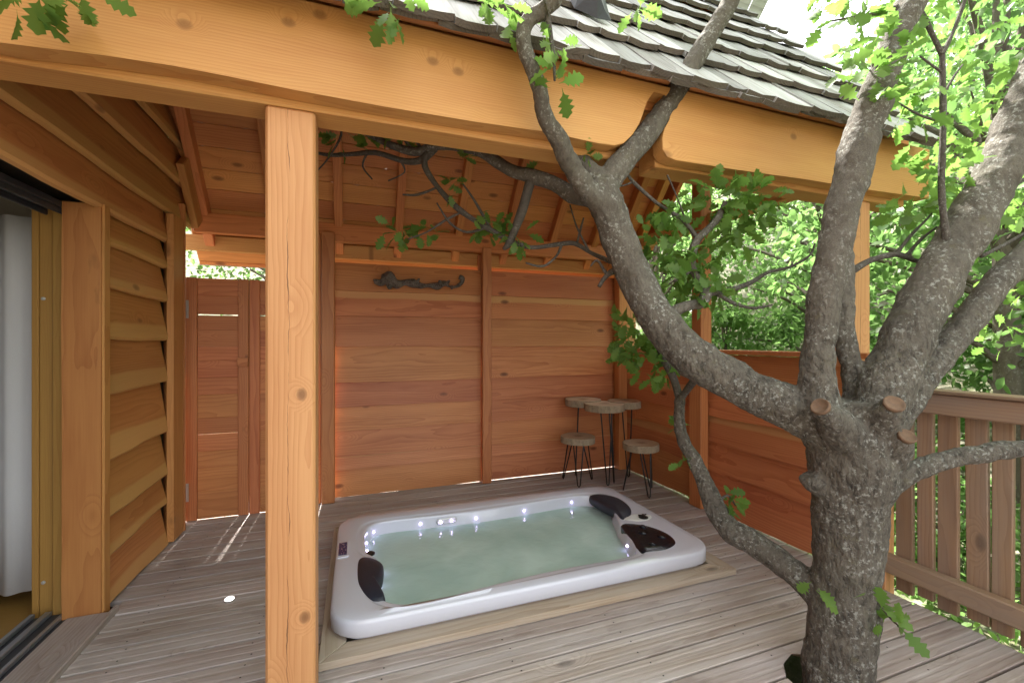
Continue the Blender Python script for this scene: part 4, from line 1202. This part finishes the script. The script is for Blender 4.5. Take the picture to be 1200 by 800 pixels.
twigs = [
    [(700, 236, 2.03, 22), (672, 228, 2.10, 20), (645, 214, 2.16, 18), (623, 207, 2.20, 17), (598, 200, 2.24, 15), (570, 182, 2.28, 13), (545, 173, 2.32, 12), (512, 171, 2.36, 11), (486, 178, 2.40, 11), (460, 171, 2.42, 9), (430, 156, 2.45, 7), (400, 142, 2.48, 5), (372, 130, 2.5, 4), (330, 116, 2.5, 2)],
    [(622, 210, 2.20, 12), (614, 240, 2.24, 11), (606, 262, 2.28, 10), (597, 284, 2.32, 9), (590, 292, 2.34, 4)],
    [(597, 282, 2.32, 7), (622, 290, 2.33, 5), (650, 287, 2.32, 5), (672, 285, 2.30, 5), (692, 296, 2.26, 5), (712, 305, 2.18, 6), (728, 312, 2.06, 6)],
    [(500, 178, 2.38, 8), (498, 195, 2.40, 7), (512, 218, 2.43, 7), (535, 243, 2.42, 7), (562, 262, 2.38, 7), (597, 282, 2.32, 7)],
    [(510, 174, 2.37, 8), (495, 187, 2.40, 8), (475, 189, 2.42, 7), (440, 179, 2.46, 6), (410, 181, 2.50, 5), (380, 181, 2.52, 4), (340, 170, 2.54, 2)],
    [(558, 178, 2.30, 8), (556, 165, 2.30, 9), (548, 158, 2.30, 8), (530, 150, 2.28, 4)],
    [(570, 266, 2.37, 4), (548, 272, 2.38, 3), (528, 262, 2.40, 3), (512, 238, 2.43, 2)], [(575, 268, 2.36, 4), (556, 235, 2.38, 3), (542, 215, 2.38, 2)],
    [(485, 176, 2.4, 4), (470, 160, 2.4, 3), (455, 140, 2.4, 2)], [(492, 172, 2.4, 4), (482, 155, 2.4, 3), (478, 142, 2.4, 2)],
    [(430, 180, 2.47, 3), (425, 195, 2.48, 2), (436, 210, 2.48, 2)], [(470, 189, 2.43, 3), (474, 202, 2.43, 2), (455, 212, 2.43, 2)],
    [(395, 140, 2.48, 3), (400, 158, 2.48, 3), (385, 185, 2.5, 2), (372, 200, 2.5, 2)],
    [(514, 219, 2.43, 3), (490, 228, 2.44, 3), (472, 228, 2.44, 2)], [(542, 248, 2.42, 3), (522, 258, 2.42, 3), (500, 272, 2.42, 2), (478, 280, 2.42, 2)],
    [(658, 287, 2.32, 4), (652, 300, 2.32, 3), (636, 312, 2.32, 3), (616, 308, 2.32, 2)], [(676, 286, 2.3, 3), (680, 270, 2.28, 3), (684, 255, 2.26, 2)], [(690, 294, 2.27, 3), (676, 266, 2.27, 2), (668, 240, 2.27, 2)],
    [(736, 316, 2.03, 9), (718, 318, 2.08, 8), (708, 326, 2.10, 6), (702, 336, 2.10, 5)], [(710, 320, 2.09, 4), (700, 305, 2.1, 3), (692, 312, 2.1, 2)],
    # right of the limb
    [(778, 372, 1.98, 16), (800, 360, 2.0, 14), (820, 355, 2.02, 14), (828, 342, 2.04, 13), (822, 330, 2.06, 11), (812, 316, 2.08, 10), (811, 298, 2.09, 10), (818, 280, 2.10, 10), (835, 264, 2.11, 9), (846, 248, 2.12, 8), (850, 236, 2.12, 5)],
    [(818, 280, 2.10, 6), (800, 258, 2.10, 5), (770, 238, 2.10, 4), (742, 213, 2.10, 4), (733, 200, 2.10, 2)], [(742, 213, 2.1, 3), (732, 217, 2.1, 2), (722, 219, 2.1, 2)], [(804, 260, 2.1, 3), (795, 235, 2.1, 2), (782, 205, 2.1, 2)],
    [(828, 345, 2.04, 7), (855, 340, 2.08, 7), (880, 331, 2.12, 6), (900, 319, 2.16, 5), (925, 313, 2.2, 4), (948, 300, 2.22, 3), (955, 285, 2.22, 2)], [(840, 344, 2.05, 6), (862, 356, 2.06, 5), (884, 361, 2.06, 4), (905, 357, 2.06, 2)],
    [(815, 312, 2.08, 5), (803, 322, 2.08, 4), (790, 330, 2.08, 3)],
    # low left branch fork
    [(797, 470, 2.33, 10), (790, 445, 2.36, 9), (780, 425, 2.38, 8), (770, 405, 2.4, 6), (758, 388, 2.42, 4)], [(797, 468, 2.33, 9), (808, 452, 2.26, 9), (822, 436, 2.06, 9), (832, 428, 1.95, 9)],
    [(838, 592, 2.2, 4), (852, 580, 2.2, 3), (862, 592, 2.2, 2)],
    # right side twigs
    [(998, 318, 1.94, 9), (1020, 305, 1.96, 8), (1050, 298, 1.98, 8), (1075, 306, 2.0, 6), (1095, 304, 2.02, 4)], [(1050, 298, 1.98, 5), (1068, 275, 2.0, 4), (1085, 258, 2.0, 3), (1100, 240, 2.0, 2)], [(1062, 300, 1.99, 5), (1080, 280, 2.0, 4), (1098, 266, 2.0, 3)],
    [(1112, 300, 1.86, 11), (1106, 258, 1.84, 9), (1103, 215, 1.83, 8), (1105, 150, 1.82, 8), (1104, 62, 1.81, 8), (1104, 60, 1.81, 7)], [(1104, 64, 1.81, 7), (1092, 40, 1.8, 6), (1080, 15, 1.8, 6), (1066, -10, 1.79, 5)], [(1104, 64, 1.81, 6), (1116, 40, 1.82, 5), (1128, 8, 1.83, 5), (1135, -15, 1.83, 4)],
    [(1104, 85, 1.81, 4), (1090, 75, 1.8, 3), (1078, 66, 1.8, 2)], [(1105, 112, 1.82, 4), (1118, 90, 1.83, 3), (1128, 76, 1.84, 2)], [(1104, 143, 1.82, 4), (1078, 135, 1.81, 3), (1052, 120, 1.8, 2)],
    [(1060, 5, 1.75, 5), (1030, 15, 1.74, 4), (1000, 20, 1.73, 3), (975, 25, 1.72, 2)],
    [(1165, 225, 1.9, 8), (1190, 215, 1.92, 6), (1230, 195, 1.95, 4)], [(1150, 300, 1.95, 6), (1180, 285, 2.0, 5), (1220, 262, 2.05, 4)],
    [(1025, 700, 1.70, 3), (1040, 720, 1.66, 3), (1055, 735, 1.62, 2)], [(640, 12, 1.60, 8), (648, 60, 1.61, 5), (650, 95, 1.62, 3)],
    # twigs reaching out over the deck, above the picture
    [(650, -50, 1.56, 12), (560, -60, 1.6, 9), (450, -50, 1.45, 7), (300, -60, 1.3, 6), (150, -40, 1.2, 5), (40, -20, 1.15, 3)], [(470, -50, 1.47, 4), (460, -20, 1.45, 3), (452, 5, 1.44, 2)], [(600, -55, 1.58, 6), (590, -25, 1.57, 4), (585, 0, 1.56, 2)],
]
for i, tw in enumerate(twigs):
    bm = bmesh.new()
    tube(bm, path(tw), 7, 4, .25, i)
    mesh_obj('branch', bm_mesh(bm, 'branch'), M['twig'] if max(t[3] for t in tw) < 14 else M['bark'], oak, smooth=True)

rng = np.random.default_rng(5)
# (x, y, depth, spread in metres, leaves)
bunches = [(15, 4, 1.15, .075, 8), (45, -6, 1.18, .06, 6), (80, -4, 1.2, .055, 6), (112, -8, 1.2, .05, 5), (438, 8, 1.44, .05, 5), (458, 12, 1.44, .05, 6), (475, -5, 1.45, .04, 4), (566, 2, 1.56, .06, 6), (588, 8, 1.56, .06, 5), (600, 22, 1.57, .06, 5), (636, 30, 1.6, .05, 5),
           (648, 55, 1.61, .055, 6), (652, 78, 1.61, .055, 6), (655, 98, 1.62, .05, 5), (748, 8, 1.95, .09, 9), (690, 182, 1.97, .03, 3), (632, 190, 2.2, .02, 1),
           (410, 150, 2.48, .12, 12), (400, 165, 2.48, .08, 6), (440, 150, 2.45, .08, 7), (470, 152, 2.42, .08, 7), (530, 160, 2.34, .1, 10), (545, 150, 2.32, .07, 6), (540, 183, 2.32, .03, 2),
           (468, 273, 2.42, .10, 10), (500, 268, 2.42, .08, 7), (527, 220, 2.4, .06, 5), (582, 272, 2.34, .10, 10), (604, 280, 2.32, .08, 8), (565, 258, 2.38, .07, 6),
           (770, 270, 2.1, .09, 10), (785, 300, 2.1, .10, 12), (800, 325, 2.08, .10, 12), (768, 318, 2.08, .08, 8), (790, 250, 2.1, .09, 10), (838, 235, 2.13, .12, 16), (865, 235, 2.15, .12, 16), (890, 228, 2.16, .08, 9), (860, 265, 2.13, .11, 15), (845, 285, 2.12, .09, 10),
           (825, 300, 2.1, .07, 8), (838, 325, 2.08, .09, 10), (840, 345, 2.08, .07, 7), (808, 345, 2.06, .06, 6), (765, 340, 2.05, .06, 5), (880, 250, 2.14, .08, 8), (905, 240, 2.16, .05, 4),
           (740, 375, 2.42, .09, 10), (735, 400, 2.42, .09, 10), (755, 395, 2.42, .09, 9), (762, 428, 2.4, .09, 10), (780, 438, 2.38, .07, 7), (748, 415, 2.4, .07, 7), (730, 420, 2.4, .05, 4), (797, 500, 2.31, .03, 2), (848, 585, 2.2, .05, 5), (858, 597, 2.2, .04, 4), (800, 540, 2.26, .03, 2),
           (1080, 12, 1.78, .07, 7), (985, 22, 1.72, .08, 8), (1010, 12, 1.73, .07, 6), (1040, 60, 1.7, .09, 9), (1055, 75, 1.69, .08, 8), (1030, 90, 1.72, .08, 7), (1000, 72, 1.75, .1, 8), (1015, 118, 1.7, .06, 5), (1045, 100, 1.68, .07, 6), (1075, 130, 1.82, .09, 9), (1060, 118, 1.82, .07, 6), (1090, 100, 1.83, .06, 5), (1085, 170, 1.85, .08, 8), (1110, 175, 1.82, .06, 6),
           (1085, 225, 1.95, .10, 12), (1070, 245, 2.0, .10, 11), (1095, 200, 1.9, .08, 8), (1130, 190, 1.9, .09, 9),
           (955, 690, 1.7, .03, 3), (1050, 735, 1.62, .05, 6), (1035, 715, 1.66, .03, 3), (1012, 695, 1.66, .012, 1)]
# denser crown at the upper right and overhead
crown = []
for k in range(52):
    crown.append((rng.uniform(1090, 1290), rng.uniform(-60, 250), rng.uniform(2.0, 3.0), .16, 11))
for k in range(10):
    crown.append((rng.uniform(960, 1100), rng.uniform(-60, 10), rng.uniform(1.9, 2.7), .15, 10))
for k in range(22):
    crown.append((rng.uniform(1120, 1290), rng.uniform(240, 420), rng.uniform(2.3, 3.2), .14, 9))
bunches = [(x, y_, d, s * (1.2 if x > 720 else 1.08), int(n * (2.3 if x > 720 else 1.7) + .5)) if 380 < x < 920 and y_ > 120 else (x, y_, d, s, n) for (x, y_, d, s, n) in bunches]
P_, A_, N_ = [], [], []
for (x, y_, d, s, n) in bunches + crown:
    p, a, m = leaf_frames(n, rng, [at(x, y_, d)], s)
    P_.append(p); A_.append(a); N_.append(m)
P_, A_, N_ = np.concatenate(P_), np.concatenate(A_), np.concatenate(N_)
S_ = rng.uniform(.055, .095, len(P_))
dcam = np.array([((Vector(p) - Vector((0, 0, CAM_H))).dot(Vector((SY, CY, 0)))) for p in P_])
order = np.argsort(-(S_ / dcam))
near = order[:295]
rest = order[295:]
lm = [arr_mesh('leaf', LEAF_HI[0] * np.array([1, wv, c]), LEAF_HI[1]) for wv, c in ((1.0, 1.0), (.85, 1.6), (1.1, .4))]
for i, k in enumerate(near):
    a, n_ = Vector(A_[k]), Vector(N_[k])
    bvec = n_.cross(a)
    m = Matrix((a, bvec, n_)).transposed().to_4x4() @ Matrix.Scale(S_[k], 4)
    m.translation = Vector(P_[k])
    mesh_obj('leaf', lm[i % 3], M['leaf'], oak, m)
fo = mesh_obj('foliage', leaf_mesh('foliage', LEAF_HI, P_[rest], A_[rest], N_[rest], S_[rest]), M['leaf'], oak)
fo['kind'] = 'stuff'
# the crown overhead, out of the picture, that shades the deck
C_ = []
for k in range(240):
    th, rr = rng.uniform(0, 2 * math.pi), math.sqrt(rng.random()) * 3.7
    C_.append((3.7 + rr * math.cos(th), -.3 + rr * math.sin(th) * .85, rng.uniform(3.5, 5.6) + (.0 if rr < 2 else -.3)))
C_ = [c for c in C_ if not (c[1] > 1.5 and c[2] < zf(min(c[1], RY)) + .5)]
p, a, m = leaf_frames(36, rng, C_, .36)
def in_view(q):
    q = q - np.array([0, 0, CAM_H]); d = q @ np.array([SY, CY, 0]); r = q @ np.array([CY, -SY, 0])
    return (d > 0) & (np.abs(r / np.maximum(d, .01)) < 1.25) & (q[:, 2] / np.maximum(d, .01) < .86)
keep = ~in_view(p)
hi = mesh_obj('upper_foliage', leaf_mesh('upper_foliage', LEAF_XS, p[keep], a[keep], m[keep], rng.uniform(.07, .11, int(keep.sum()))), M['leaf'], oak)
hi['kind'] = 'stuff'
bm = bmesh.new()
for (e0, e1) in ((LIMB_B, (2.6, 1.0, 5.0)), (LIMB_D, (3.6, .6, 4.9)), (BR_A1, (2.0, 1.6, 5.0)), (BR_J, (.7, .9, 4.4)), (LIMB_E, (4.2, 1.0, 4.0))):
    s = path(e0)[-1]
    tube(bm, [s, ((s[0] + Vector(e1)) / 2 + Vector((.1, 0, .15)), s[1] * .7), (Vector(e1), .012)], 8, 5, .15)
mesh_obj('upper_branches', bm_mesh(bm, 'upper_branch'), M['bark'], oak, smooth=True).name = 'upper_limb'

# ------------------------------------------------------------------ woodland on the slope
def make_tree(seed, height, spread, nclus, nleaf, leafsize, mat, label):
    rr = random.Random(seed); rg = np.random.default_rng(seed)
    bm = bmesh.new()
    lean = Vector((rr.uniform(-.3, .3), rr.uniform(-.3, .3), 0))
    tr = [(Vector((0, 0, -.3)), height * .026), (Vector((0, 0, 0)) , height * .022), (lean * .4 + Vector((0, 0, height * .35)), height * .017), (lean + Vector((0, 0, height * .7)), height * .010), (lean * 1.2 + Vector((0, 0, height * .95)), .012)]
    tube(bm, tr, 8, 5, .15, seed)
    cl = []
    for k in range(nclus):
        u = rr.random()
        z = height * (.16 + .84 * u)
        prof = math.sin(math.pi * min(1, .12 + u * .86)) ** .7
        th = rr.uniform(0, 2 * math.pi); q = spread * prof * math.sqrt(rr.random()) 
        q = max(q, spread * prof * .35)
        c = Vector((q * math.cos(th), q * math.sin(th), z)) + lean * u
        cl.append(c)
        if k % 4 == 0:
            b0 = Vector((0, 0, z * .72)) + lean * (z * .72 / height)
            tube(bm, [(b0, height * .007), ((b0 + c) / 2 + Vector((0, 0, .1)), height * .0045), (c, .005)], 5, 3, .2, k)
    tm = bm_mesh(bm, 'trunk')
    tm.materials.append(M['farbark'])
    p, a, m = leaf_frames(nleaf, rg, cl, spread * .20)
    lmsh = leaf_mesh('crown', LEAF_XS, p, a, m, rg.uniform(leafsize * .7, leafsize * 1.25, len(p)))
    lmsh.materials.append(M[mat])
    return tm, lmsh
kinds = [make_tree(11, 5.2, 1.9, 170, 32, .105, 'leafb', ''), make_tree(12, 6.2, 2.1, 180, 32, .11, 'leafc', ''), make_tree(13, 4.6, 1.7, 150, 32, .10, 'leafb', '')]
shr = [make_tree(21, 1.5, .75, 60, 42, .075, 'leafb', ''), make_tree(22, 1.2, .85, 60, 42, .07, 'leafc', '')]
def put_tree(kind, x, y_, s, rot, name, label, cat, group):
    t = empty(name, (x, y_, terrain(x, y_)), label, cat, group)
    m = Matrix.Translation((x, y_, terrain(x, y_))) @ Matrix.Rotation(rot, 4, 'Z') @ Matrix.Scale(s, 4)
    mesh_obj('trunk', kind[0], None, t, m, smooth=True); mesh_obj('crown', kind[1], None, t, m)
spots = [(5.6, 2.2, 1, .85), (6.6, 4.6, 0, .95), (5.0, 6.6, 2, .95), (7.6, .4, 0, .9), (8.6, 3.0, 1, .9), (9.2, 6.4, 0, 1.0), (7.0, 8.6, 1, .9), (11.2, 1.0, 2, 1.1), (11.8, 5.0, 1, 1.0), (12.0, 9.4, 0, 1.1), (6.4, -1.6, 2, 1.0), (9.6, -1.6, 1, .9), (3.2, 8.4, 2, .9),
         (1.2, 9.6, 0, .9), (-1.4, 9.4, 1, .8), (-3.6, 8.6, 2, .9), (14.5, 3.0, 1, 1.1), (15.0, 8.0, 0, 1.2), (9.0, 11.6, 2, 1.1), (4.6, 12.0, 1, 1.0), (-.6, 12.6, 0, 1.0), (14.0, -2.0, 0, 1.1), (-5.5, 11.5, 1, 1.0), (17.5, 5.5, 2, 1.3), (13.0, 13.5, 1, 1.2)]
tlab = ['bushy light green tree on the wooded slope %s', 'taller dark green tree on the wooded slope %s', 'small rounded light green tree on the wooded slope %s']
def where(x, y_):
    if y_ > 5.5: return 'behind the tall plank wall' if x < 4 else 'beyond the rear corner post'
    return 'beyond the low plank wall' if y_ > 1.7 else 'beyond the slatted balustrade'
for i, (x, y_, k, s) in enumerate(spots):
    put_tree(kinds[k], x, y_, s, i * 1.9, 'woodland_tree', tlab[k] % where(x, y_), 'tree', 'trees on the slope behind the deck')
sspots = [(4.0, 3.3, 0, .8), (4.3, 2.0, 1, .8), (4.7, .9, 0, .9), (4.2, -.2, 1, .8), (5.2, -.6, 0, 1), (5.2, 3.4, 1, 1.1), (4.4, 4.6, 0, 1.1), (3.8, 5.8, 1, 1.1), (2.2, 6.2, 0, 1.1), (.6, 6.4, 1, 1.1), (-.9, 6.2, 0, 1.1), (-2.3, 6.0, 1, 1.0), (6.3, 1.0, 0, 1.2), (7.0, 2.4, 1, 1.2), (5.9, 5.6, 0, 1.2), (7.6, 5.0, 1, 1.3), (8.4, 1.2, 0, 1.3), (1.4, 7.6, 1, 1.2), (-.2, 7.6, 0, 1.1), (2.9, 7.4, 0, 1.3), (9.8, 3.8, 0, 1.5), (10.4, 7.2, 1, 1.5)]
slab_ = ['low light green shrub on the slope %s', 'low dark green shrub on the slope %s']
for i, (x, y_, k, s) in enumerate(sspots):
    put_tree(shr[k], x, y_, s, i * 2.3, 'shrub', slab_[k] % where(x, y_), 'shrub', 'shrubs beyond the deck')
# low plants along the deck edge
gp = []
for k in range(900):
    x, y_ = rng.uniform(2.98, 4.6), rng.uniform(-1.0, 4.6)
    if rng.random() < (.75 if x < 3.5 and y_ > 1.2 else .35): continue
    gp.append((x, y_, terrain(x, y_) + rng.uniform(.02, .22)))
for k in range(500):
    x, y_ = rng.uniform(-2.6, 4.0), rng.uniform(4.5, 6.2)
    gp.append((x, y_, terrain(x, y_) + rng.uniform(.02, .25)))
p, a, m = leaf_frames(9, rng, gp, .09)
gc = mesh_obj('ground_cover', leaf_mesh('ground_cover', LEAF_XS, p, a, m, rng.uniform(.04, .08, len(p))), M['leafb'])
tag(gc, 'low green plants growing along the deck edge', 'plants', kind='stuff')
